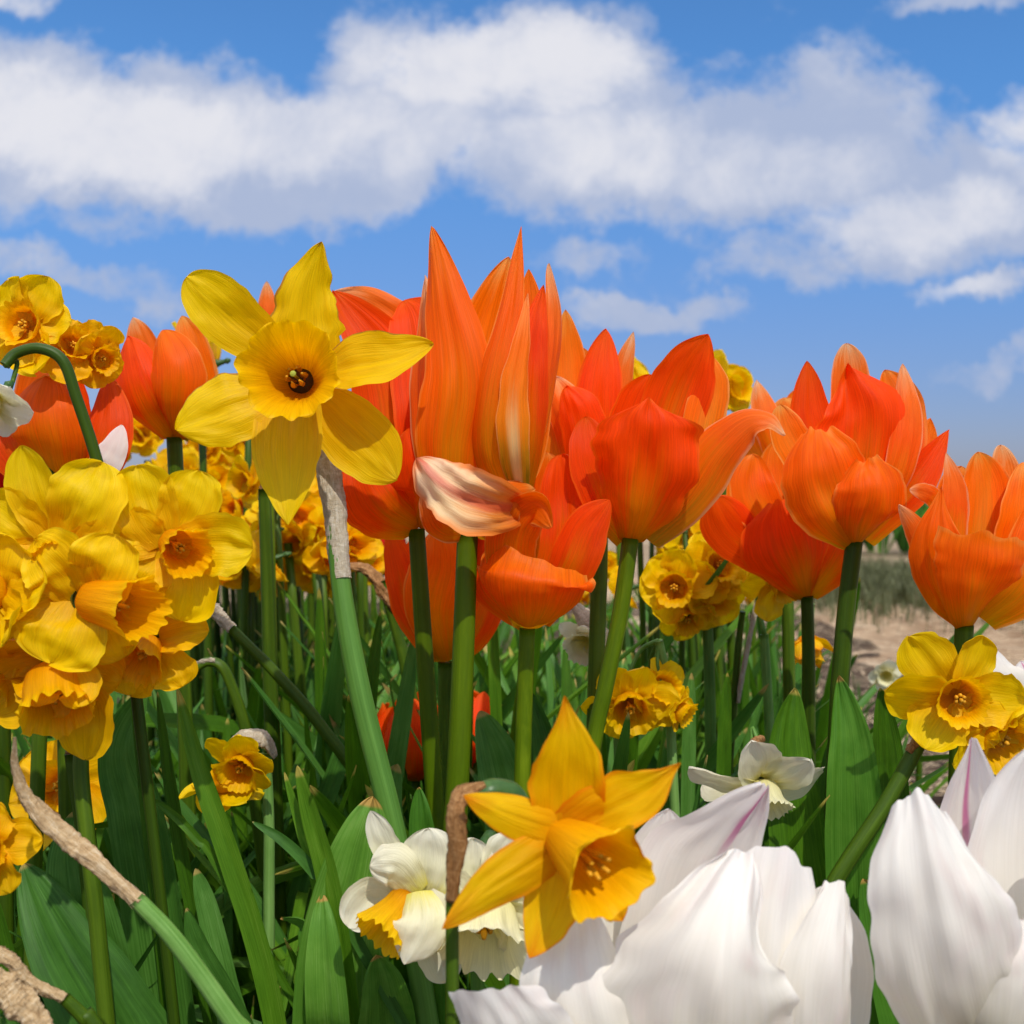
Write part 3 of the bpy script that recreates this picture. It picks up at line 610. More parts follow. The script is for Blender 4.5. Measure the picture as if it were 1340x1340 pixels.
# front right orange tulip
tulip('open orange-red tulip right of centre with one long petal arching out to the right', .45, None, [
  ([(826,710,0),(838,665,-1.8),(848,610,-2.7),(850,560,-2.9),(850,521,-2.7)], 68, ORB, dict(A=[-.4,-.7,-.6,-.25], prof=[.25,.52,.78,.95,1.0,.99,.86,.12], lift=-.12, nv=50, groove=.08, nz=.2, ruf=.06, jag=.06, pleat=.03)),
  ([(820,705,.3),(795,655,-.8),(775,600,-1.0),(766,545,-.6)], 33, ORB, dict(A=.5, vm=.5, wb=.5, q=.6)),
  ([(840,700,.6),(860,600,.8),(886,520,.6),(905,475,.3),(927,437,0)], 44, ORB, dict(A=.5, vm=.5, wb=.5, q=.8, p=1.8, nv=36, groove=.12, ruf=.04)),
  ([(850,700,.4),(905,610,.2),(925,540,.3),(932,500,.5),(925,462,.8)], 28, ORY, dict(A=-.5, vm=.5, wb=.5, q=.65, nv=34)),
  ([(845,704,0),(895,650,-1.2),(935,590,-1.8),(975,553,-2.2),(1008,550,-2.6),(1027,570,-2.8)], 36, ORP, dict(A=[-.4,-.5,-.5,-.3], vm=.3, wb=.6, q=.8, p=1.6, nv=44, roll=[-10,-25,-45,-50])),
  ([(845,704,.3),(885,655,-.6),(925,600,-.8),(950,565,-.8)], 30, ORB, dict(A=-.4, vm=.4, wb=.6, q=.7, roll=-10)),
  ([(835,704,1.0),(830,600,1.8),(838,540,2.0),(852,490,2.0)], 42, ORB, dict(A=.5, vm=.5, wb=.5, q=.6, nv=30)),
  ], [(825,704,0),(812,800,.2),(792,900,.3),(770,1010,.5)], (11, 11))
# behind, between the central and the front right tulip
tulip('ragged orange tulip with a pale petal fold, squeezed right behind the tallest tulip', .50, None, [
  ([(780,675,0),(782,590,-.4),(784,510,-.3),(793,430,.2)], 32, ORB, dict(A=.4, vm=.55, wb=.6, q=.75, groove=.1)),
  ([(784,675,.2),(806,580,0),(812,500,.2),(829,434,.6)], 18, ORP, dict(A=-.4, vm=.5, wb=.6, q=.8)),
  ([(780,675,0),(762,600,-1.2),(744,540,-1.4),(722,492,-1.2)], 26, ORP, dict(A=-.7, vm=.6, wb=.6, q=.5, nz=.2)),
  ([(782,675,-.3),(772,600,-2.0),(760,540,-2.4),(742,506,-2.0)], 30, ORB, dict(A=-.6, vm=.5, wb=.6, q=.5, nz=.2)),
  ([(778,675,.6),(752,560,.5),(745,480,.8),(740,405,1.0)], 26, ORY, dict(A=.4, vm=.5, wb=.6, q=.75)),
  ([(770,670,.2),(735,620,-.6),(720,570,-.7),(712,520,-.2)], 26, ORY, dict(A=-.5, vm=.5, wb=.6, q=.6)),
  ([(780,675,1.0),(768,560,1.6),(762,455,1.8)], 30, ORA, dict(A=.5, q=.6)),
  ], [(785,672,0),(784,760,.2),(781,850,.3)], (11, 11), STEM_DK)
# right tulip
tulip('full orange tulip on the right, many overlapping petals and a cream top tip', .48, None, [
  ([(1118,713,0),(1100,672,-2.2),(1082,620,-2.6),(1070,562,-2.0)], 57, ORA, dict(A=[-.4,-.7,-.6,-.3], prof=[.25,.58,.84,1.0,1.0,.92,.74,.34], nz=.2, roll=-8, ruf=.05, pleat=.03, jag=.06)),
  ([(1122,712,0),(1138,685,-2.4),(1145,640,-3.0),(1138,600,-2.7)], 47, ORA, dict(A=-.75, prof=[.25,.6,.86,1.0,1.0,.93,.76,.36], nz=.18, ruf=.04, pleat=.03)),
  ([(1124,700,.2),(1132,620,-1.0),(1136,540,-1.1),(1108,478,-.4)], 62, ORB, dict(A=-.45, prof=[.4,.7,.85,.95,1.0,.9,.55,.0], nv=40, groove=.15, nz=.25, ruf=.07, jag=.08, pleat=.03)),
  ([(1120,690,.8),(1110,580,1.2),(1112,500,1.4),(1108,449,1.5)], 27, ORP, dict(A=.4, vm=.6, wb=.5, q=.55, nv=30)),
  ([(1110,700,.4),(1078,610,.1),(1060,550,.2),(1056,472,.5)], 32, ORB, dict(A=.5, vm=.5, wb=.5, q=.8, nv=30)),
  ([(1105,700,.2),(1060,620,-.6),(1032,570,-.6),(1020,530,-.2)], 26, ORY, dict(A=.5, vm=.5, wb=.5, q=.6)),
  ([(1128,700,.4),(1166,620,.1),(1180,540,.4),(1158,484,1.0)], 34, ORA, dict(A=.4, vm=.5, wb=.5, q=.65, nv=30, ruf=.06)),
  ([(1130,705,.2),(1176,620,-1.0),(1190,545,-.8),(1181,476,-.2)], 21, ORP, dict(A=-.5, vm=.5, wb=.5, q=.75, nv=34, nz=.2)),
  ([(1132,705,.2),(1182,650,-.4),(1212,610,-.4),(1242,562,0)], 25, ORB, dict(A=.5, vm=.5, wb=.6, q=.9, p=1.6, nv=30)),
  ([(1130,705,.4),(1180,640,.4),(1204,600,.6),(1217,547,1.0)], 26, ORA, dict(A=.4, vm=.5, wb=.6, q=.8, nv=30)),
  ], [(1118,708,0),(1108,790,.2),(1100,885,.3),(1096,960,.3)], (11, 12), STEM_DK)
# two more behind it on the left
tulip('deep orange-red tulip with a pointed base, low behind and left of the full one', .54, None, [
  ([(1056,783,0),(1046,740,-1.8),(1034,700,-2.5),(1022,655,-2.2)], 64, ORB, dict(A=[-.4,-.7,-.5], prof=[.15,.45,.72,.92,1.0,.95,.75,.3], nv=34)),
  ([(1052,778,0),(1004,730,-.8),(960,695,-1.2),(934,652,-1.6)], 34, ORB, dict(A=-.5, vm=.7, wb=.4, q=.5, nv=30)),
  ([(1060,780,0),(1088,745,-.8),(1104,715,-.8),(1112,680,-.4)], 30, ORB, dict(A=-.5, vm=.5, wb=.4, q=.7)),
  ([(1050,770,.4),(1008,690,-.8),(984,640,-.8),(986,594,-.4)], 32, ORA, dict(A=.4, vm=.6, wb=.4, q=.6, nv=30)),
  ([(1052,770,.6),(1034,690,0),(1026,630,.3),(1018,575,.6)], 38, ORA, dict(A=.5, vm=.6, wb=.4, q=.6, nv=30)),
  ([(1050,770,1),(990,690,1.4),(964,600,1.5)], 32, ORY, dict(A=.5, q=.6)),
  ], [(1056,780,0),(1058,860,.4),(1058,960,.8)], (8, 9), STEM_DK)
tulip('light orange tulip behind, its narrow tips showing left of the full right-hand tulip', .60, None, [
  ([(1030,640,0),(1012,570,-.9),(1002,540,-.9),(990,497,-.2)], 21, ORP, dict(A=-.5, vm=.5, wb=.6, q=.8)),
  ([(1030,640,.2),(1036,570,-.5),(1026,520,-.2)], 30, ORY, dict(A=-.5, q=.5)),
  ([(1020,645,.3),(985,590,.2),(962,555,.4)], 26, ORY, dict(A=.4, q=.6)),
  ([(1030,640,.8),(1042,560,1.0),(1046,508,1.2)], 26, ORA, dict(A=.5, q=.6)),
  ], [(1028,640,0),(1030,760,0),(1032,860,0)], (8, 8), STEM_DK)
# right edge tulip
tulip('light orange tulip at the right edge, rolled rim on its broad front petal', .45, None, [
  ([(1264,823,0),(1278,785,-2.0),(1290,745,-2.8),(1296,700,-2.9)], 60, ORA, dict(A=[-.4,-.65,-.6], prof=[.2,.46,.68,.85,.95,1.0,.97], lift=.02, nz=.10, ruf=.04, rf=1.5, pleat=.02)),
  ([(1258,820,0),(1236,765,-1.4),(1226,700,-1.8),(1232,636,-1.3)], 35, ORA, dict(A=-.65, prof=[.2,.6,.85,1.0,.95,.7,.3,.0], nv=36, roll=-15, nz=.2, ruf=.05, pleat=.03)),
  ([(1250,812,.3),(1218,750,-.8),(1202,700,-1.0),(1176,660,-1.2)], 17, ORP, dict(A=-.6, vm=.5, wb=.5, q=.8, roll=-20)),
  ([(1240,760,.4),(1246,690,.2),(1248,640,.3),(1238,592,.6)], 20, ORP, dict(A=.4, vm=.4, wb=.6, q=.9)),
  ([(1240,690,.6),(1225,655,.4),(1210,644,.2),(1190,641,0)], 13, ORP, dict(A=-.4, vm=.5, wb=.6, q=.7)),
  ([(1272,800,1.0),(1284,700,1.2),(1288,640,1.4),(1280,591,1.6)], 36, ORY, dict(A=.5, vm=.55, wb=.5, q=.65, nv=30)),
  ([(1272,800,1.2),(1262,720,1.8),(1252,650,2.0),(1258,610,2.2)], 34, ORY, dict(A=.5, vm=.5, wb=.5, q=.6)),
  ([(1280,800,1.0),(1312,700,1.4),(1316,640,1.6),(1309,582,1.8)], 24, ORP, dict(A=.5, vm=.6, wb=.5, q=.5, nv=30)),
  ([(1285,800,.6),(1324,720,.2),(1338,670,.2),(1340,605,.8)], 34, ORY, dict(A=.5, vm=.5, wb=.5, q=.6)),
  ([(1285,810,.2),(1330,770,-.8),(1352,720,-.8),(1362,650,-.5)], 42, ORA, dict(A=.4, vm=.5, wb=.5, q=.6)),
  ], [(1262,818,0),(1258,900,.2),(1254,1000,.4)], (12, 12), STEM_DK)
# left tulips
tulip('orange tulip standing against the sky just left of the largest daffodil', .52, None, [
  ([(224,574,0),(200,540,-1.8),(180,495,-2.2),(168,440,-1.4)], 37, ORB, dict(A=-.7, vm=.5, wb=.4, q=.55)),
  ([(230,574,0),(226,530,-2.2),(226,480,-2.6),(214,432,-1.8)], 38, ORA, dict(A=-.7, vm=.55, wb=.4, q=.5)),
  ([(234,572,.2),(258,510,-.4),(252,460,-.3),(239,413,.2)], 28, ORY, dict(A=.4, vm=.5, wb=.5, q=.75)),
  ([(222,572,.8),(196,500,1.0),(186,450,1.0),(174,415,1.0)], 24, ORP, dict(A=.4, vm=.5, wb=.5, q=.8)),
  ([(228,572,1.0),(236,500,1.8),(240,445,2.0)], 36, ORB, dict(A=.5, q=.6)),
  ], [(228,572,0),(232,660,.2),(236,760,.3)], (10, 10), STEM_DK)
tulip('bronze-orange tulip at the left behind the arched stem, with a bleached white petal corner', .47, None, [
  ([(80,640,0),(62,590,-2.3),(52,540,-2.8),(60,492,-2)], 52, ORA, dict(A=-.8, vm=.5, wb=.4, q=.45)),
  ([(84,640,0),(120,610,-1.6),(140,560,-1.8),(142,492,-.8)], 34, ORB, dict(A=-.5, vm=.5, wb=.4, q=.65)),
  ([(90,635,-.3),(128,612,-2.2),(146,590,-2.4),(160,556,-2.2)], 20, WTU, dict(A=-.4, q=.7)),
  ([(76,640,.2),(30,600,-.8),(10,560,-.8),(0,520,0)], 34, ORB, dict(A=.5, vm=.5, wb=.4, q=.6)),
  ([(80,640,.8),(84,560,1.4),(92,485,1.6)], 40, ORB, dict(A=.5, q=.6)),
  ([(78,640,.6),(48,560,.8),(50,500,.4),(72,484,-1.0)], 28, ORP, dict(A=.4, q=.6)),
  ], [(80,638,0),(82,720,.2),(84,820,.3)], (11, 11), STEM_DK)
tulip('red tulip at the left edge, mostly hidden by the yellow cluster', .50, None, [
  ([(0,680,0),(-4,620,-1.6),(2,560,-1.0)], 36, REDT, dict(A=-.7, q=.55)),
  ([(-10,680,0),(-40,620,-.6),(-50,560,0)], 36, REDT, dict(A=.5, q=.55)),
  ([(2,680,.6),(22,630,.6),(26,575,1)], 26, REDT, dict(A=.5, q=.6)),
  ], [(0,678,0),(0,760,.2),(2,860,.3)], (10, 10), STEM_DK)

# ------------------------------------------------------------------ white tulips in the foreground
tulip('largest white tulip, bottom centre-right, with a pink streak at its back tip', .30, None, [
  ([(905,1500,1.5),(900,1330,2.6),(925,1170,2.6),(965,1085,2.2),(1003,1024,1.4)], 125, WTP, dict(A=.4, prof=[.5,.8,1,1,.97,.88,.7,.45,.08], nv=52, nz=.14, roll=6, nu=16, wr=.42, groove=.05, pleat=.02, jag=.05, ruf=.03)),
  ([(880,1500,1.5),(850,1330,2.4),(858,1180,3.0),(874,1058,2.8)], 84, WTU, dict(A=.5, vm=.5, wb=.5, q=.65, nv=36, nu=12, nz=.08)),
  ([(930,1520,0),(925,1380,-2.4),(938,1250,-2.9),(976,1112,-1.6)], 134, WTU, dict(A=[-.5,-.75,-.6,-.3], prof=[.45,.78,.97,1.0,.96,.82,.62,.42,.18], nv=64, nu=22, nz=.17, ruf=.035, rf=4, jag=.05, rag=.06, groove=-.05, wr=.88, shear=.0, lift=-.1)),
  ([(985,1520,.4),(1010,1380,-1.0),(1018,1260,-1.3),(1030,1115,-.7)], 78, WTU, dict(A=[-.6,-.8,-.8,-.5], prof=[.5,.8,1,1,1,.95,.85,.62], nv=44, nu=14, nz=.2, lift=-.22, roll=6, fold=-.15, jag=.06, ruf=.05, shear=-.08)),
  ([(980,1530,.2),(1062,1400,-1.0),(1082,1270,-1.4),(1099,1152,-.4)], 62, WTU, dict(A=[-.5,-.7,-.7,-.5], prof=[.5,.85,1,1,.96,.85,.68,.36], nv=44, nu=14, nz=.2, roll=18, jag=.05, ruf=.04, lift=-.3)),
  ([(1000,1500,1.6),(1060,1380,2),(1085,1270,2),(1075,1160,1.6)], 62, WTU, dict(A=.4, vm=.5, wb=.6, q=.5, nv=30, nu=10)),
  ([(860,1530,-.2),(785,1420,-1.8),(748,1310,-2.2),(748,1190,-1.0)], 70, WTU, dict(A=[-.4,-.7,-.7,-.4], prof=[.5,.8,.95,1,1,.95,.8,.5], nv=44, nu=14, nz=.16, roll=-12, pleat=0, jag=.06, shear=.05, lift=-.08)),
  ([(840,1540,-.4),(740,1450,-2.0),(680,1370,-2.6),(640,1303,-2.8)], 74, WTU, dict(A=-.35, prof=[.5,.8,1,1,.95,.85,.7], nv=36, nu=14, roll=-14, nz=.2, pleat=0, jag=.08, ruf=.06, shear=-.3)),
  ], [(930,1515,0),(925,1620,.2),(920,1700,.3)], (22, 22))
tulip('white tulip at the right edge with broad folded petals, beside the strap of dark stem', .31, None, [
  ([(1290,1500,1.5),(1280,1300,2.6),(1268,1130,2.6),(1271,967,1.4)], 92, WTP, dict(A=.4, prof=[.5,.8,1,1,.9,.7,.42,.08], nv=48, nu=16, nz=.16, groove=.10, pleat=.012, ruf=.04, jag=.05)),
  ([(1305,1440,0),(1264,1320,-2.4),(1232,1180,-2.9),(1199,1038,-1.4)], 88, WTU, dict(A=[-.5,-.8,-.7,-.4], prof=[.45,.75,.95,1,1,.96,.84,.66,.36], nv=60, nu=20, nz=.24, roll=[-16,-12,-8], jag=.05, pleat=0, ruf=.05, groove=-.06, shear=-.1, lift=-.22)),
  ([(1360,1480,1.0),(1350,1300,1.4),(1340,1120,1.6),(1352,980,1.0)], 96, WTU, dict(A=.4, vm=.5, wb=.5, q=.6, nv=40, nu=14, nz=.16, pleat=0)),
  ([(1310,1430,0),(1340,1350,-2.2),(1352,1270,-2.6),(1334,1203,-2.0)], 80, WTU, dict(A=[-.5,-.8,-.8], vm=.5, wb=.5, q=.45, p=2.6, nv=36, nu=12, nz=.16, ruf=.04)),
  ([(1340,1430,.4),(1420,1300,-.8),(1440,1180,-1),(1420,1060,-.4)], 80, WTU, dict(A=-.7, vm=.5, wb=.5, q=.5, nv=30)),
  ], [(1300,1415,0),(1295,1520,.2),(1290,1600,.3)], (22, 22),
  )
# partly seen white tulip behind the right-hand daffodils
tulip('white tulip petals glimpsed behind the yellow cluster at the right edge', .52, None, [
  ([(1330,960,0),(1322,915,-1.2),(1305,880,-1.2),(1296,848,-.6)], 34, WTU, dict(A=-.5, q=.6)),
  ([(1335,960,0),(1346,920,-1.2),(1348,890,-1),(1336,865,-.5)], 24, WTP, dict(A=-.5, q=.6)),
  ], [(1330,958,0),(1330,1060,0),(1328,1160,0)], (10, 10))

# ------------------------------------------------------------------ narcissi
def narcissus(label, d, spath, sr, blooms, group=None, smat=None, cat='narcissus', name='narcissus', sheath=None, leaves=()):
    """multi-headed narcissus. blooms: dict(px,py,dz,a=(x,toward,up),R px,L,rc,pm,cm,...)"""
    root = thing(name, label, cat, stem_base(spath, d), group)
    stem(root, spath, d, sr, sr * 1.1, smat or STEM_D)
    s0 = P(spath[0][0], spath[0][1], d, spath[0][2])
    for i, b in enumerate(blooms):
        b = dict(b); c = P(b.pop('px'), b.pop('py'), d, b.pop('dz', 0)); ax = b.pop('a'); a = Vector((ax[0], -ax[1], ax[2])).normalized()
        Rr = b.pop('R') * d / F; L = b.pop('L', .5) * Rr; rc = b.pop('rc', .4) * Rr
        lab = b.pop('label', None)
        hd = bloom(root, c, a, Rr, L, rc, b.pop('pm'), b.pop('cm'), seed=b.pop('seed', i * 7 + int(c.x * 1000) % 97), **b)
        if lab: hd['label'] = lab
        bk = c - a * Rr * .55
        mid = bk.lerp(s0, .5) - a * Rr * .25 + Vector((0, 0, Rr * .12))
        mesh_obj('flower_stalk', *tube([bk, mid, s0], [sr * .45 * d / F, sr * .45 * d / F, sr * .6 * d / F], seg=8, nv=12), smat or STEM_D, root)
    if sheath:
        pts, r, m = sheath
        mesh_obj('sheath', *tube([P(a, b, d, c) for a, b, c in pts], [k * d / F for k in r], seg=22, nv=44, wrinkle=.35, seed=d * 100, flat=.6, cap=True), m, root)
    for lf in leaves:
        pts, hw, mat = lf[:3]; kw = dict(lf[3]) if len(lf) > 3 else {}
        pleaf(root, pts, d, hw, mat, **kw)
    return root

def mbloom(root, d, c, rim, rr, petals, pm, cm, seed=1, neck=None, stamens=True, frill=.05, amp=.08, waist=.62, label=None):
    """flower head traced from photo pixels: c and rim are (px,py,dz) centre and mouth of the corona, rr mouth radius in pixels"""
    c = P(c[0], c[1], d, c[2]); rm = P(rim[0], rim[1], d, rim[2]); a = rm - c; L = a.length; a.normalize(); k = d / F; rr *= k
    hd = mesh_obj('flower_head', *tube([c - a * L * .05, c - a * rr * .5, c - a * rr * 1.1, c - a * rr * 1.5, c - a * rr * 1.9], [rr * .4, rr * .26, rr * .2, rr * .34, rr * .15], seg=12, nv=14), neck or OVARY, root)
    if label: hd['label'] = label
    for pp in petals:
        kw = dict(nz=.16, groove=.06, jag=.05, ruf=.05, pleat=.02, q=.5, p=2.3, vm=.55, wb=.5, mucro=.1); m = pm
        if len(pp) > 2: kw.update({k_: v_ for k_, v_ in pp[2].items() if k_ != 'mat'}); m = pp[2].get('mat', pm)
        petal(root, pp[0], pp[1], m, d, parent=hd, **kw)
    mesh_obj('corona', *cup(c, a, [(rr * .02, -L * .05), (rr * waist * .85, L * .1), (rr * waist * 1.05, L * .4), (rr * .84, L * .75), (rr, L)], lobes=6, amp=amp, frill=17, famp=frill, seed=seed * 1.3, seg=96, nv=22), cm, root, hd)
    if stamens:
        a_, e1, e2 = frame(a); vs, fs, us = [], [], []
        for q in range(7):
            th = 6.283 * q / 6; r0 = rr * .16 if q < 6 else 0; hh = L * (.6 if q < 6 else .75); e = e1 * math.cos(th) + e2 * math.sin(th)
            v_, f_, u_ = tube([c, c + a * hh * .7 + e * r0 * .7, c + a * hh + e * r0], [rr * .03, rr * .03, rr * .09, rr * .05], seg=6, nv=8)
            o = len(vs); vs += v_; us += u_; fs += [tuple(z + o for z in f) for f in f_]
        mesh_obj('stamens', vs, fs, us, ANTHER, root, hd)
    return hd
def link_stalk(root, d, p0, p1, r, mat, lift=.004):
    A_, B_ = P(p0[0], p0[1], d, p0[2]), P(p1[0], p1[1], d, p1[2]); k = d / F
    mesh_obj('flower_stalk', *tube([A_, A_.lerp(B_, .5) + Vector((0, 0, lift)), B_], [r * k * .8, r * k * .8, r * k], seg=8, nv=12), mat, root)
wide = dict(wr=.50, q=.52, p=2.2, refl=.06, vm=.52, ruf=.10, nz=.18, tube_len=.3)
# big yellow bunch on the left
d = .37
big = narcissus('big bunch of round-petalled yellow daffodil heads crowding the left side', d,
  [(120,880,2.4),(112,950,2.2),(106,1010,2.0),(118,1130,1.8),(130,1240,1.8)], 10, [
  dict(px=-2, py=775, dz=-.2, a=(-.5,.85,.1), R=96, L=.45, rc=.36, pm=YEL, cm=COR, roll=10, seed=15, **wide),
  dict(px=4, py=880, dz=1.0, a=(-.3,.7,-.5), R=92, L=.45, rc=.36, pm=YEL_DEEP, cm=COR_OR, roll=0, seed=17, **wide),
  ], smat=STEM_DK)
mbloom(big, d, (82,712,.6), (70,735,-.8), 26, [
  ([(70,705,.5),(48,650,.2),(28,583,.2)], 34, dict(q=.7)), ([(86,708,.4),(112,660,-.2),(134,604,.1)], 52, dict(A=.4)), ([(60,710,.5),(20,685,.2),(-20,655,.2)], 42, {}),
  ([(90,715,.5),(130,715,.1),(168,705,.3)], 34, {}), ([(60,720,.6),(20,740,.4),(0,760,.4)], 36, {})], YEL, COR, 1)
mbloom(big, d, (222,708,.4), (247,725,-1.0), 33, [
  ([(216,712,.4),(190,660,.1),(178,609,.2)], 46, dict(A=.4)), ([(226,706,.5),(250,660,.2),(262,616,.3)], 42, {}), ([(232,712,.3),(285,712,-.1),(331,717,0)], 42, dict(A=.4)),
  ([(226,722,.4),(246,765,.2),(236,812,.3)], 44, {}), ([(214,722,.5),(190,750,.3),(172,776,.3)], 40, {}), ([(210,712,.5),(184,700,.2),(160,690,.3)], 36, {})], YEL, COR_OR, 2)
mbloom(big, d, (112,784,-.2), (188,798,-1.7), 41, [
  ([(112,784,-.2),(136,744,-1.0),(150,699,-1.0)], 46, dict(A=.45)), ([(106,782,-.2),(78,742,-.9),(44,706,-.8)], 46, dict(A=.35)), ([(102,786,-.2),(82,828,-1.0),(66,868,-.9)], 60, dict(A=.35)),
  ([(118,790,.1),(140,830,-.2),(160,862,0)], 40, {}), ([(98,780,.1),(60,790,-.3),(22,796,-.2)], 44, {}), ([(120,780,.2),(150,760,-.1),(176,744,0)], 36, {})], YEL, COR_OR, 3, amp=.1, waist=.7)
mbloom(big, d, (196,838,1.4), (178,872,.4), 36, [
  ([(202,840,1.4),(238,828,1.0),(273,825,.9)], 30, dict(roll=-30)), ([(206,848,1.4),(228,876,1.0),(240,898,1.0)], 32, {}), ([(186,850,1.5),(176,884,1.2),(170,910,1.3)], 34, {}),
  ([(190,840,1.5),(150,852,1.3),(118,880,1.4)], 36, {}), ([(200,836,1.6),(214,810,1.6),(224,790,1.7)], 32, {})], YEL_DEEP, COR_OR, 4)
mbloom(big, d, (70,876,.2), (74,936,-1.0), 46, [
  ([(84,880,.3),(112,930,.3),(112,994,.5)], 40, {}), ([(64,870,.2),(50,900,-.6),(44,925,-1.0)], 30, dict(A=-.4)), ([(80,868,.1),(100,890,-.7),(106,925,-1.2)], 30, dict(A=-.4)),
  ([(60,872,.4),(20,900,.3),(-16,930,.5)], 46, {}), ([(70,866,.5),(40,846,.5),(10,840,.6)], 44, {}), ([(86,870,.5),(130,876,.5),(160,890,.6)], 40, {})], YEL_DEEP, COR_OR, 6, waist=.78)
for p0 in ((82,700,1.6), (212,704,1.6), (90,782,1.0), (200,820,2.2), (68,860,1.4)): link_stalk(big, d, p0, (120,880,2.4), 5, STEM_DK)
narcissus('yellow daffodil heads against the sky in the top left corner of the bed', .44,
  [(70,520,2.0),(66,640,2.0),(60,760,2.0)], 9, [
  dict(px=38, py=428, dz=0, a=(-.15,.95,.1), R=68, L=.4, rc=.38, pm=YEL, cm=COR_OR, roll=30, seed=21, **wide),
  dict(px=92, py=455, dz=.6, a=(.6,.7,.25), R=52, L=.4, rc=.38, pm=YEL_DEEP, cm=COR_OR, roll=10, seed=22, **wide),
  dict(px=128, py=468, dz=1.0, a=(.75,.5,-.2), R=42, L=.5, rc=.42, pm=YEL_DEEP, cm=COR_OR, roll=10, seed=23, **wide),
  ], smat=STEM_DK)
# lower left
narcissus('yellow daffodil below the big bunch, half covered by a dark upright stem', .50,
  [(92,1075,1.6),(96,1160,1.6),(104,1260,1.6)], 8, [
  dict(px=84, py=1030, dz=0, a=(-.1,.9,.3), R=74, L=.42, rc=.38, pm=YEL_DEEP, cm=COR_OR, roll=5, seed=31, wr=.46, q=.5, p=2.4)], smat=STEM_DK)
narcissus('yellow daffodil cut off by the left edge, low down near the withered stalk', .34,
  [(-30,1140,1.6),(-20,1260,1.6),(-10,1330,1.6)], 9, [
  dict(px=-18, py=1105, dz=0, a=(.25,.9,-.1), R=64, L=.42, rc=.38, pm=YEL_DEEP, cm=COR_OR, roll=25, seed=32, **wide)])
narcissus('pair of small yellow daffodil heads under a papery hood, low among leaves at left', .47,
  [(348,985,1.2),(352,1080,1.2),(352,1200,1.2)], 7, [
  dict(px=318, py=998, dz=0, a=(-.1,.8,-.35), R=54, L=.5, rc=.42, pm=YEL, cm=COR, roll=5, seed=33),
  dict(px=292, py=1032, dz=.3, a=(.05,.35,.9), R=54, L=.4, rc=.34, pm=YEL, cm=COR, roll=25, seed=34, refl=-.05, stamens=False)],
  sheath=([(290,985,.3),(318,966,.2),(345,968,.4),(360,990,.8)], [4,11,13,5], DRY_PALE))
# centre cluster
narcissus('yellow daffodil cluster with a small second head, just below the arching orange tulip stem', .50,
  [(862,838,1.0),(874,900,1.4),(880,1000,1.4)], 6, [
  dict(px=822, py=918, dz=0, a=(.05,.85,-.4), R=62, L=.55, rc=.44, pm=YEL, cm=COR, roll=20, seed=41),
  dict(px=862, py=900, dz=.6, a=(.3,.85,.2), R=48, L=.5, rc=.4, pm=YEL, cm=COR, roll=0, seed=42),
  dict(px=886, py=928, dz=.2, a=(.75,.5,-.4), R=32, L=.6, rc=.5, pm=YEL, cm=COR, roll=30, seed=43)])
narcissus('cluster of four yellow daffodil heads crowded beneath the right-hand orange tulips', .58,
  [(925,800,1.6),(928,880,1.6),(930,980,1.6)], 7, [
  dict(px=882, py=766, dz=0, a=(-.15,.95,-.15), R=52, L=.45, rc=.42, pm=YEL, cm=COR, roll=15, seed=44, **wide),
  dict(px=938, py=740, dz=.4, a=(.2,.9,.2), R=50, L=.45, rc=.42, pm=YEL, cm=COR, roll=35, seed=45, **wide),
  dict(px=898, py=805, dz=.8, a=(.1,.75,-.6), R=42, L=.45, rc=.42, pm=YEL, cm=COR, roll=5, seed=46, **wide),
  dict(px=935, py=780, dz=.8, a=(.3,.8,-.3), R=44, L=.45, rc=.42, pm=YEL, cm=COR, roll=25, seed=47, **wide)])
narcissus('side-facing yellow daffodil head right of the crowded cluster', .56,
  [(1000,830,1.6),(1004,900,1.6),(1008,980,1.6)], 6, [
  dict(px=1018, py=758, dz=0, a=(.45,.7,-.35), R=54, L=.45, rc=.4, pm=YEL, cm=COR, roll=20, seed=48, **wide)])
# right cluster
narcissus('pair of open yellow daffodil heads at the right edge beneath the light orange tulip', .42,
  [(1208,962,1.2),(1160,1050,.8),(1095,1150,.4),(1060,1230,.2)], 10, [
  dict(px=1250, py=910, dz=0, a=(-.05,.97,-.1), R=88, L=.38, rc=.36, pm=YEL, cm=COR, roll=28, seed=51, wr=.42, q=.55, flare=1.1),
  dict(px=1302, py=960, dz=.5, a=(.35,.8,-.4), R=76, L=.4, rc=.5, pm=YEL, cm=COR, roll=5, seed=52, wr=.44, q=.6, frill=.09)], smat=STEM_DK,
  sheath=([(1216,948,1.0),(1206,962,1.0),(1190,985,1.0)], [7,11,9], DRY_BR))
# white ones
d = .36
vn_ = [(618,1120,2.6),(622,1200,2.6),(626,1330,2.4)]
nar = thing('narcissus', 'white narcissus with two nodding heads, one yellow trumpet and one cream, behind the front daffodil', 'narcissus', stem_base(vn_, d))
stem(nar, vn_, d, 9, 10, STEM_D)
mbloom(nar, d, (536,1170,.3), (494,1226,-.8), 36, [
  ([(524,1150,.5),(506,1108,.3),(485,1061,.2)], 19, dict(q=.7)), ([(548,1168,.1),(518,1138,-.5),(484,1134,-.4)], 30, dict(A=-.5)), ([(552,1172,.4),(562,1130,.1),(560,1084,.2)], 40, dict(A=.4)),
  ([(526,1186,.6),(486,1176,.5),(456,1214,.2)], 32, dict(A=.6, q=.45)), ([(548,1166,-.5),(550,1212,-1.3),(529,1260,-1.2)], 34, dict(A=-.5, q=.7)), ([(556,1180,.5),(572,1226,.5),(584,1284,.6)], 32, {})],
  WHT, COR, 7, frill=.05, stamens=False, label='left head with a ruffled yellow corona')
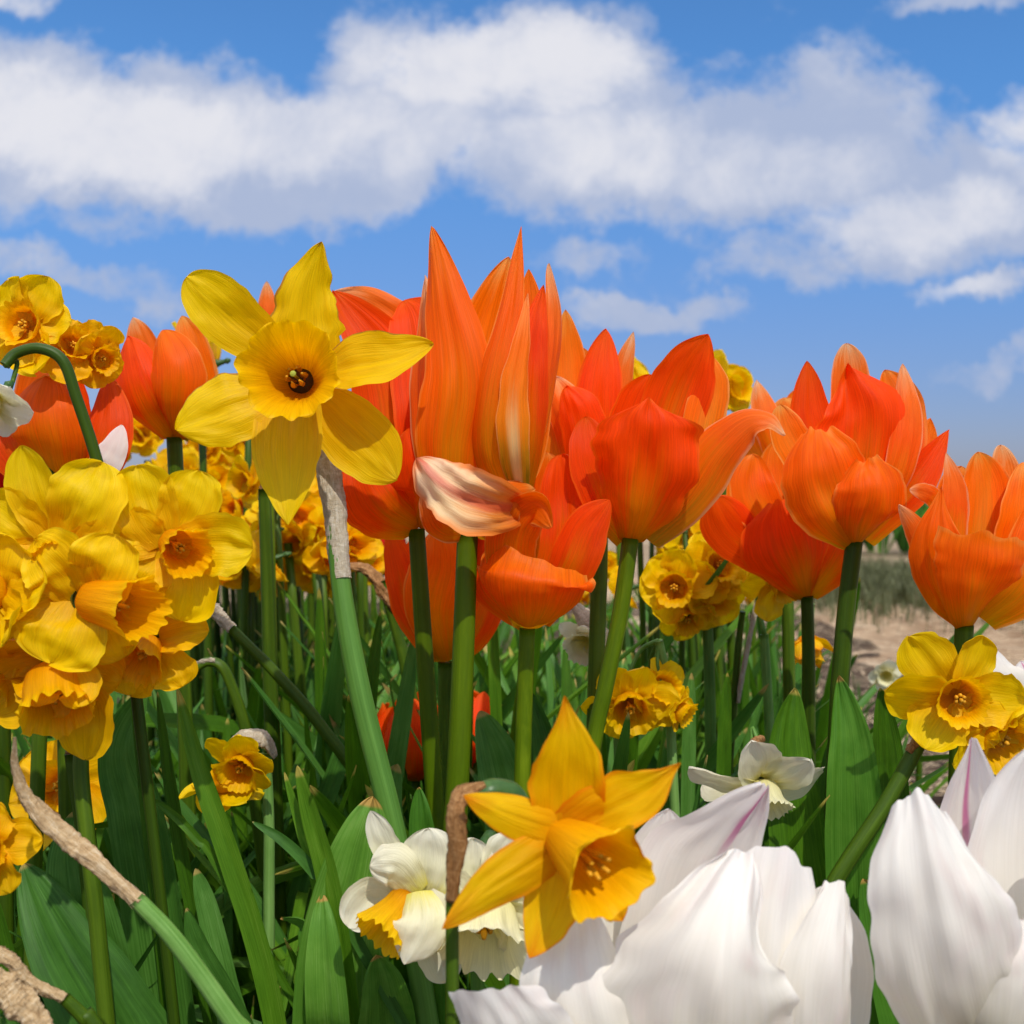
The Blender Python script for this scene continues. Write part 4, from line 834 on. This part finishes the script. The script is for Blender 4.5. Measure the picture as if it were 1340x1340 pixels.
mbloom(nar, d, (636,1180,.4), (632,1246,-1.0), 56, [
  ([(632,1178,.5),(616,1138,.5),(618,1096,.6)], 34, {}), ([(640,1178,.5),(660,1130,.5),(676,1090,.6)], 34, {}), ([(622,1186,.4),(596,1170,.2),(570,1150,.3)], 34, {}),
  ([(650,1190,.4),(684,1220,.3),(706,1284,.3)], 34, {}), ([(622,1192,.6),(592,1226,.6),(574,1262,.7)], 36, {}), ([(650,1184,.6),(690,1180,.6),(720,1170,.7)], 34, {})],
  WHT, COR_CR, 8, frill=.045, amp=.14, waist=.7, label='right head with a ruffled cream corona')
link_stalk(nar, d, (556,1140,1.2), (618,1120,2.6), 5, STEM_D); link_stalk(nar, d, (638,1150,1.4), (618,1120,2.6), 5, STEM_D)
narcissus('small creamy white narcissus turned half away, just above the largest white tulip', .44,
  [(996,985,.6),(990,975,1.4),(985,1040,1.6),(985,1150,1.6)], 6, [
  dict(px=996, py=1024, dz=0, a=(.1,.55,-.68), R=88, L=.46, rc=.30, pm=CREAM, cm=COR_CR, roll=32, seed=63, wr=.36, q=.62, refl=-.15, stamens=False)],
  sheath=([(982,996,.8),(990,972,.9),(1000,966,1.0)], [4,9,5], DRY_BR))
narcissus('white narcissus cut by the left edge, hanging from an arched dark green stem', .38,
  [(6,478,.0),(22,462,.2),(52,456,.3),(82,472,.4),(100,520,.6),(126,600,.9),(150,700,1.2),(165,800,1.5)], 7, [
  dict(px=-8, py=520, dz=-.3, a=(-.4,.6,-.6), R=62, L=.45, rc=.35, pm=WHT, cm=COR_CR, roll=20, seed=64, wr=.4, q=.65, stamens=False)], smat=STEM_DK)
# faded flower in the middle
narcissus('small faded cream narcissus drooping beside the green tulip stem in the middle', .55,
  [(800,840,1.0),(806,900,1.0),(810,1000,1.0)], 6, [
  dict(px=768, py=838, dz=0, a=(-.3,.7,-.5), R=38, L=.5, rc=.6, pm=CREAM, cm=COR_CR, roll=20, seed=65, wr=.4, q=.6, stamens=False)],
  sheath=([(748,788,.2),(768,812,.1),(788,848,.2)], [5,14,7], DRY_PALE))
narcissus('drooping yellow bud of a daffodil seen between leaves under the full right tulip', .62,
  [(1060,790,.6),(1058,840,1.0),(1056,940,1.0)], 6, [
  dict(px=1056, py=832, dz=0, a=(0,.3,-.95), R=34, L=1.0, rc=.5, pm=YEL_OR, cm=COR_OR, roll=20, seed=66, wr=.35, q=.8, refl=.8, stamens=False)])
narcissus('tiny pale narcissus at the edge of the straw path', .9,
  [(1166,890,1.0),(1168,940,1.0),(1168,1000,1.0)], 4, [
  dict(px=1160, py=882, dz=0, a=(-.3,.8,-.2), R=22, L=.6, rc=.45, pm=CREAM, cm=COR_CR, roll=20, seed=67, detail=.5, stamens=False)])

# withered stalks ------------------------------------------------------
def stalk(label, d, spath, sr, sheath_pts, sheath_r, smat, dmat, nv=90):
    root = thing('spent_flower_stalk', label, 'stalk', stem_base(spath, d))
    stem(root, spath, d, sr, sr * 1.25, smat, ribs=2, ribamp=.15)
    mesh_obj('sheath', *tube([P(a, b, d, c) for a, b, c in sheath_pts], [k * d / F for k in sheath_r], seg=32, nv=int(nv * 1.6), wrinkle=.5, seed=d * 51, flat=.6, wv=2.2), dmat, root)
    return root
stalk('green stalk with a long curled papery brown sheath, crossing the lower left corner', .32,
  [(178,1176,0),(230,1232,.2),(300,1330,.5),(360,1420,.8)], 9.5,
  [(19,965,-.6),(20,1005,-.4),(42,1052,-.2),(88,1098,0),(130,1132,0),(182,1180,0)], [2,5,10,14,10.5,10.5], STEM_D, DRY)
stalk('green stalk ending in a thin pale withered tip, lowest in the left corner', .31,
  [(84,1306,0),(112,1334,.2),(150,1380,.4)], 7, [(-20,1236,0),(10,1254,0),(40,1284,0),(84,1308,0)], [6,9,7,7], STEM_DK, DRY)
stalk('crumpled brown papery sheath at the very bottom of the left corner', .30,
  [(62,1352,0),(90,1380,.1),(120,1420,.3)], 10, [(-14,1266,0),(6,1292,0),(30,1316,0),(66,1356,0)], [6,17,19,10], STEM_DK, DRY)
stalk('slim green stalk with a short tan sheath pointing up left of the large daffodil stem', .50,
  [(302,822,0),(360,880,.3),(420,950,.6),(500,1070,1.0)], 6, [(262,782,0),(278,796,0),(304,824,0)], [3,9,6.5], STEM_DK, DRY_PALE)
stalk('hooked pale stalk bent over at its top, left of centre among the leaves', .55,
  [(256,874,0),(272,866,.1),(290,872,.1),(304,900,.2),(320,950,.3),(330,1020,.4)], 5.5, [(252,878,0),(262,868,0),(282,866,0)], [3,5,5], STEM_DK, DRY_PALE, 30)
stalk('dark stalk with a bent brown sheath between the large daffodil stem and orange tulips', .62,
  [(500,760,0),(520,830,.2),(536,900,.3)], 6, [(455,740,0),(484,748,0),(508,782,0),(530,812,0)], [4,8,10,5], STEM_DK, DRY_BR, 50)
stalk('thin pale dry stalk standing among the leaves under the yellow cluster', .60,
  [(972,800,0),(968,830,.2),(962,900,.3)], 4, [(992,786,0),(984,820,0),(972,880,0),(966,920,0)], [5,4,4,3], STEM_DK, DRY_PALE, 30)
stalk('dark thick stalk rising through the lower yellow daffodil at the left', .42,
  [(96,985,0),(112,1090,.1),(124,1200,.2),(140,1330,.3)], 10.5, [(95,975,0),(96,990,0)], [6,10], STEM_DK, DRY_BR, 20)
stalk('dark upright bare stem seen directly beneath the largest daffodil', .56,
  [(346,640,0),(350,760,.1),(354,900,.2),(358,1000,.3)], 7.5, [(346,628,0),(346,645,0)], [4,7], STEM_DK, DRY_BR, 20)

# ------------------------------------------------------------------ individually visible leaves
def leaf_plant(name, label, d, leaves, cat='leaves', group=None):
    b = ground_path([P(a, e, d, c) for a, e, c in leaves[0][0]], .5)[-1]
    root = thing(name, label, cat, b, group)
    for lf in leaves:
        pts, hw, mat = lf[:3]; kw = dict(lf[3]) if len(lf) > 3 else {}
        pleaf(root, pts, d, hw, mat, **kw)
    return root
bl = dict(vm=.45, wb=.5, q=.6, p=1.8, nu=9, nv=36, groove=.10, nz=.14, A=.55)
leaf_plant('tulip_plant', 'flowerless tulip plant of broad green leaves behind the white and yellow narcissus', .40, [
  ([(487,1042,0),(470,1120,-.4),(448,1230,-.5),(440,1360,0)], 62, BROAD, dict(bl, roll=20)),
  ([(422,1170,-1),(425,1230,-1.6),(430,1320,-1.8),(436,1400,-1)], 30, BROAD, dict(bl, roll=-10)),
  ([(368,1200,-.5),(400,1210,-.8),(412,1260,-.9),(430,1360,-.8)], 22, BROAD, dict(bl, roll=-40)),
  ([(548,1030,.8),(552,1080,.6),(560,1160,.6),(560,1260,.6)], 24, BROAD, dict(bl, roll=0)),
  ([(492,1250,-.5),(500,1300,-.6),(505,1380,-.5)], 40, BROAD, dict(bl, roll=25)),
  ], 'tulip plant')
leaf_plant('tulip_plant', 'flowerless tulip plant, light green leaf upright above the gap between the white tulips', .45, [
  ([(1098,884,0),(1112,960,-.5),(1116,1050,-.6),(1120,1180,-.2)], 38, BROAD, dict(bl, roll=-10, q=.75)),
  ([(1040,900,1.5),(1030,980,1.2),(1040,1100,1.0),(1060,1250,.8)], 44, LEAF, dict(bl, roll=14)),
  ([(1130,1150,-.8),(1150,1230,-1),(1180,1340,-1),(1200,1420,-1)], 40, BROAD, dict(bl, roll=14)),
  ([(1152,900,2.0),(1160,980,2.0),(1166,1080,2.0)], 26, LEAF, dict(bl, roll=0)),
  ], 'tulip plant')
leaf_plant('tulip_plant', 'flowerless tulip plant with dark green leaves right of the two central stems', .52, [
  ([(628,930,0),(650,990,-.3),(668,1060,-.4),(680,1160,-.3)], 40, LEAF_B, dict(bl, roll=12)),
  ([(690,900,1),(710,980,.9),(716,1060,.8),(712,1160,.8)], 30, LEAF_B, dict(bl, roll=0)),
  ([(520,1000,1),(500,1060,.9),(506,1120,.8),(520,1200,.8)], 40, LEAF_B, dict(bl, roll=0)),
  ], 'tulip plant')
leaf_plant('tulip_plant', 'flowerless tulip plant with wide blue-green leaves in the lower left corner', .42, [
  ([(30,1130,0),(80,1230,-.6),(140,1330,-.8),(200,1450,-.6)], 62, LEAF_B, dict(bl, roll=8, hint=Vector((.2, -1, .5)))),
  ([(100,1060,.8),(100,1130,.4),(120,1230,.3),(150,1360,.3)], 50, LEAF_B, dict(bl, roll=0)),
  ([(-20,1150,.2),(-10,1260,0),(20,1380,0)], 50, LEAF, dict(bl, roll=0)),
  ([(190,900,2.8),(160,980,2.6),(180,1060,2.6),(200,1180,2.6)], 42, LEAF_B, dict(bl, roll=0)),
  ], 'tulip plant')
sb = dict(vm=.5, wb=.7, q=.6, p=3, nu=4, nv=40, groove=.12, nz=.10, A=.4)
leaf_plant('daffodil_plant', 'flowerless daffodil plant, dark strap leaves slanting down from under the big yellow bunch', .42, [
  ([(232,900,0),(262,1010,0),(300,1120,0),(335,1230,0),(362,1350,0)], 15, LEAF, dict(sb, roll=10)),
  ([(172,900,1),(188,1010,1),(200,1120,1),(214,1250,1)], 10, LEAF, dict(sb, roll=0)),
  ([(206,905,1.6),(222,1020,1.6),(240,1130,1.6),(262,1250,1.6)], 10, LEAF, dict(sb, roll=0)),
  ([(244,1188,-1.5),(262,1240,-1.5),(300,1310,-1.5),(340,1400,-1.5)], 17, LEAF_B, dict(sb, roll=-8)),
  ([(256,1136,0),(272,1190,0),(296,1290,0),(320,1380,0)], 16, LEAF_B, dict(sb, roll=12)),
  ([(196,1044,.5),(222,1062,.4),(258,1098,.3),(300,1160,.3)], 6, LEAF, dict(sb, roll=12)),
  ], 'daffodil plant')
leaf_plant('daffodil_plant', 'flowerless daffodil plant with one tall rounded leaf tip left of the white and yellow narcissus', .39, [
  ([(389,1002,0),(408,1070,0),(430,1150,0),(446,1240,0),(462,1370,0)], 17, LEAF, dict(sb, roll=-15)),
  ([(372,1010,1),(396,1090,1),(420,1180,1)], 8, LEAF, dict(sb, roll=5)),
  ([(330,1075,.5),(370,1100,.5),(410,1140,.5),(450,1200,.5)], 8, LEAF_B, dict(sb, roll=25)),
  ([(0,1330,-1),(40,1380,-1)], 12, LEAF_B, dict(sb)),
  ], 'daffodil plant')
leaf_plant('daffodil_plant', 'flowerless daffodil plant with straight leaves between the large daffodil stem and first tulip stem', .56, [
  ([(545,820,0),(530,920,0),(516,1010,0),(500,1120,0)], 13, LEAF_B, dict(sb)),
  ([(470,870,1),(462,940,.9),(440,1010,.8),(410,1100,.8)], 13, LEAF_B, dict(sb, roll=-10)),
  ([(498,800,2.0),(486,900,2),(478,1000,2)], 10, LEAF, dict(sb)),
  ([(640,700,1.5),(644,820,1.4),(650,950,1.4)], 8, LEAF, dict(sb)),
  ], 'daffodil plant')
leaf_plant('daffodil_plant', 'flowerless daffodil plant with leaves hanging behind the white tulips and the slanting stem', .50, [
  ([(1090,960,2),(1078,1040,1.8),(1070,1150,1.6)], 13, LEAF, dict(sb)),
  ([(1190,985,.5),(1160,1060,.6),(1140,1150,.6)], 12, LEAF_B, dict(sb, roll=10)),
  ([(1150,1160,.5),(1170,1240,.6),(1190,1340,.6)], 13, LEAF, dict(sb, roll=10)),
  ([(1180,1280,-1),(1196,1320,-.9),(1220,1400,-.9)], 7, LEAF_B, dict(sb, roll=10)),
  ([(952,880,2),(948,950,2),(946,1050,2)], 10, LEAF, dict(sb)),
  ([(905,880,3),(902,950,3),(900,1050,3)], 10, LEAF_B, dict(sb)),
  ], 'daffodil plant')

# ------------------------------------------------------------------ background foliage clumps (one built per kind, then copied)
rb = random.Random(77)
def make_clump(kind, k):
    r = random.Random(k * 31 + 5)
    root = thing('daffodil_plant' if kind == 'strap' else 'tulip_plant', 'x', 'daffodil plant' if kind == 'strap' else 'tulip plant', (0, 0, 0))
    nl = 13 if kind == 'strap' else 4
    for i in range(nl):
        th = r.uniform(0, 6.283); b = Vector((math.cos(th), math.sin(th), 0)) * r.uniform(0, .03)
        if kind == 'strap':
            H = r.uniform(.20, .31); lean = r.uniform(.01, .13); hw = r.uniform(.003, .0062)
            dr = Vector((math.cos(th + r.uniform(-1, 1)), math.sin(th + r.uniform(-1, 1)), 0))
            W = [b + Vector((0, 0, -.01)), b + dr * lean * .25 + Vector((0, 0, H * .38)), b + dr * lean * .6 + Vector((0, 0, H * .72))]
            if r.random() < .22: W.append(b + dr * (lean + .07) + Vector((0, 0, H * .78)))
            else: W.append(b + dr * lean * 1.15 + Vector((0, 0, H)))
            kw = dict(A=.45, vm=.5, wb=.75, q=.6, p=3, nz=.15, roll=[r.uniform(-40, 40), r.uniform(-60, 60)], nu=3, nv=18, groove=.1)
            mt = LEAF if r.random() < .6 else LEAF_B
        else:
            H = r.uniform(.14, .22); lean = r.uniform(.03, .08); hw = r.uniform(.016, .026)
            dr = Vector((math.cos(th), math.sin(th), 0))
            W = [b + Vector((0, 0, -.01)), b + dr * lean * .5 + Vector((0, 0, H * .45)), b + dr * lean + Vector((0, 0, H * .8)), b + dr * lean * 1.2 + Vector((0, 0, H))]
            kw = dict(A=.7, vm=.42, wb=.4, q=.7, p=1.8, nz=.16, roll=r.uniform(-30, 30), nu=5, nv=20, groove=.1)
            mt = BROAD if r.random() < .5 else LEAF_B
        hint = Vector((-dr.x, -dr.y, .1)) if r.random() < .7 else Vector((0, -1, 0))
        mesh_obj('leaf', *sheet(W, hw, hint=hint, **kw), mt, root)
    return root
CL = {'strap': [make_clump('strap', k) for k in range(9)], 'broad': [make_clump('broad', k) for k in range(20, 24)]}
LB = {'strap': ('strap-leaved daffodil plant without bloom in the green mass under the flowers', 'flowerless daffodil plants filling the bed'),
      'broad': ('broad-leaved tulip plant without bloom low in the green mass under the flowers', 'flowerless tulip plants filling the bed'),
      'far': ('leafy plant in the dark green row beyond the straw path', 'plants in the row beyond the path')}
used = set()
def put_clump(kind, x, y, s, lk=None):
    src = rb.choice(CL[kind])
    o = src if src.name not in used else copy_tree(src)
    used.add(src.name); used.add(o.name)
    lean = R(rb.uniform(-4, 9)) if kind == 'strap' else 0
    o.location = (x, y, 0); o.rotation_euler = (R(rb.uniform(-4, 4)), -lean if x < .3 else lean * .4, rb.uniform(0, 6.28))
    o.scale = (s, s, s * rb.uniform(.9, 1.06)); o['label'], o['group'] = LB[lk or kind]
    return o
def ymax_scale(x, y):
    """tallest leaf the photo allows here: leaf tops stay below these photo rows"""
    px = 670 + F * x / y
    row = 800 if px < 1060 else 1000 - 0
    if y > .62: row = rb.uniform(735, 830) if px < 1040 else 905
    if y > .62 and px < 240: row += 70
    if y <= .62: row = rb.uniform(960, 1040)
    if y <= .47: row = 1180
    if px < 130: row += 40
    h = CAMH - (row - 645) / F * y
    return max(.12, min(h, .345)) / .30
n = 0
for (y0, y1, cnt, kind) in [(.44,.60,26,'strap'),(.60,.80,46,'strap'),(.80,1.15,66,'strap'),(1.15,1.9,66,'strap'),(1.9,3.4,50,'strap'),(.46,.8,16,'broad'),(.8,1.3,14,'broad')]:
    for i in range(cnt):
        y = rb.uniform(y0, y1); px = rb.uniform(-160, 1130 if y > .62 else 1420)
        x = (px - 670) / F * y
        s = ymax_scale(x, y) * rb.uniform(.86, 1.04)
        if kind == 'broad': s *= .95
        put_clump(kind, x, y, s)

# row of plants beyond the path
for i in range(60):
    put_clump('broad', 2.0 + rb.uniform(0, 2.8), 7.3 + rb.uniform(0, 1.0), rb.uniform(1.6, 2.0), 'far')

# ------------------------------------------------------------------ background flowers
def make_bg(k, pm, cm, heads=3):
    r = random.Random(k)
    root = thing('daffodil', 'x', 'daffodil', (0, 0, 0)); H = .40
    mesh_obj('stem', *tube([Vector((0, 0, -.01)), Vector((.004, 0, H * .5)), Vector((0, 0, H - .01))], [.0032, .0028, .0022], seg=8, nv=8), STEM_DK, root)
    for i in range(heads):
        th = r.uniform(-2.0, 2.0) - math.pi / 2
        a = Vector((math.cos(th), math.sin(th), r.uniform(-.45, .25))).normalized()
        c = Vector((0, 0, H)) + Vector((a.x, a.y, 0)) * .016 + Vector((r.uniform(-.012, .012), r.uniform(-.01, .01), r.uniform(-.016, .02)))
        bloom(root, c, a, r.uniform(.017, .022), .010, .0085, pm, cm, roll=r.uniform(0, 60), seed=k * 9 + i, detail=.5, wr=.5, q=.5, refl=r.uniform(-.1, .2), stamens=False)
    return root
BG = [make_bg(k, YEL if k % 2 else YEL_DEEP, COR if k % 2 else COR_OR, 3) for k in range(1, 6)] 
cnt = {}
def put_bg(px, py, y, s=1.0):
    p = P(px, py, y); src = rb.choice(BG); o = src if src.name not in used else copy_tree(src); used.add(src.name); used.add(o.name)
    o.location = (p.x, p.y, 0); zs = p.z / .40
    o.rotation_euler = (R(rb.uniform(-3, 3)), R(rb.uniform(-3, 3)), R(rb.uniform(-35, 35))); o.scale = (s, s, zs)
    if px < 500: o['label'] = 'small yellow daffodil cluster in the crowd behind the large daffodil'; o['group'] = 'yellow daffodils crowded behind the large daffodil'
    else: o['label'] = 'small yellow daffodil cluster in the crowd behind the orange tulips right of centre'; o['group'] = 'yellow daffodils crowded behind the right-hand tulips'
for i in range(78):
    px = rb.uniform(240, 475); py = 590 + rb.random() ** 1.1 * 165
    put_bg(px, py, rb.uniform(.74, 1.5), rb.uniform(1.05, 1.45))
for i in range(24):
    put_bg(rb.uniform(830, 985), rb.uniform(630, 755), rb.uniform(.8, 1.3), rb.uniform(1.0, 1.2))
for px, py, y in [(262,475,.75),(280,500,.75),(965,528,.85),(826,520,.9),(770,745,1.0),(735,770,1.1),(1184,890,.95),(190,585,.9),(400,760,.8),(420,715,.8)]:
    put_bg(px, py, y, 1.1)

# distant tulips
def make_small_tulip(mat, k, lab, grp, cat='tulip'):
    r = random.Random(k); root = thing('tulip', lab, cat, (0, 0, 0), grp); H = .34
    mesh_obj('stem', *tube([Vector((0, 0, -.01)), Vector((.003, 0, H * .5)), Vector((0, 0, H))], [.004, .0035, .003], seg=8, nv=8), STEM_DK, root)
    for i in range(6):
        th = 1.047 * i; e = Vector((math.cos(th), math.sin(th), 0)); q = .9 if i % 2 else 1.0
        pts = [Vector((0, 0, H)) + e * .002, Vector((0, 0, H + .018)) + e * .021 * q, Vector((0, 0, H + .042)) + e * .021 * q, Vector((0, 0, H + .068)) + e * .012 * q + Vector((0, 0, r.uniform(-.004, .006)))]
        mesh_obj('petal', *sheet(pts, .017, A=.8, hint=-e, vm=.45, wb=.4, q=.6, nu=4, nv=12), mat, root)
    return root
t1 = make_small_tulip(REDT, 1, 'small red tulip far back between the large daffodil stem and the orange tulips', 'red tulips far back in the bed')
for i, (px, py, y) in enumerate([(478,700,1.3),(498,688,1.35),(462,690,1.5),(508,718,1.25)]):
    o = t1 if i == 0 else copy_tree(t1); p = P(px, py, y); o.location = (p.x, p.y, 0); s = (p.z) / .375; o.scale = (1, 1, s); o.rotation_euler.z = i
t2 = make_small_tulip(PINKT, 2, 'pink and white tulip far off in the row beyond the path', 'pink tulips in the row beyond the path')
for i in range(16):
    o = t2 if i == 0 else copy_tree(t2); o.location = (2.1 + rb.uniform(0, 2.4), 7.3 + rb.uniform(0, 1.0), 0); o.scale = (1.3, 1.3, rb.uniform(1.02, 1.14)); o.rotation_euler.z = i
t3 = make_small_tulip(ORB, 3, 'small orange-red tulip glimpsed low between the central stems', 'orange tulips low behind the central stems')
for i, (px, py, y) in enumerate([(544,965,.62),(615,955,.66),(520,960,.75)]):
    o = t3 if i == 0 else copy_tree(t3); p = P(px, py, y); o.location = (p.x, p.y, 0); o.scale = (.9, .9, p.z / .375); o.rotation_euler.z = i + .4

# ------------------------------------------------------------------ dry grass beside the path and straw on it (too many to count)
def blades(name, n, reg, h, w, mats, seed, flatness=0.0, kind='stuff'):
    r = random.Random(seed); vs, fs, us = [], [], []
    for i in range(n):
        x, y = reg(r); th = r.uniform(0, 6.283); hh = h * r.uniform(.5, 1.2); ww = w * r.uniform(.6, 1.3)
        dr = Vector((math.cos(th), math.sin(th), 0)); s = Vector((-dr.y, dr.x, 0)) * ww
        up = Vector((0, 0, 1)) * (1 - flatness) + dr * (flatness + r.uniform(.05, .35))
        b = Vector((x, y, .012 * flatness + r.uniform(-.002, .012))); k = len(vs)
        vs += [b - s, b + s, b + up * hh * .6 + s * .8, b + up * hh * .6 - s * .8, b + up * hh + dr * hh * .25 * (1 - flatness)]
        us += [(0, 0), (1, 0), (1, .6), (0, .6), (.5, 1)]; fs += [(k, k + 1, k + 2, k + 3), (k + 3, k + 2, k + 4)]
    o = mesh_obj(name, vs, fs, us, mats); o['kind'] = kind; return o
GRD = green_mat('dry_grass_blade', [(.25, (54,62,34)), (.45, (92,96,58)), (.62, (140,130,94)), (.85, (176,160,126))], trans=.2)
STRAW = dry_mat('straw_bits', (150,120,86), (200,174,138), (230,212,184), .1)
blades('dry_grass', 42000, lambda r: (lambda x, y: (x + .10 * math.sin(y * 31) * math.cos(x * 17), y + .12 * math.sin(x * 23 + y * 9)))(1.0 + r.uniform(0, 3.6), r.gauss(4.5, .5)), .085, .0022, GRD, 1)
blades('straw', 14000, lambda r: (.3 + r.uniform(0, 3.2), 1.4 + r.random() ** 1.4 * 3.0), .045, .0016, STRAW, 2, .93)
blades('soil_litter', 3500, lambda r: (r.uniform(-.8, .5), .5 + r.random() * 1.3), .03, .0016, STRAW, 3, .93)
for ob in scene.objects: ob.select_set(False)
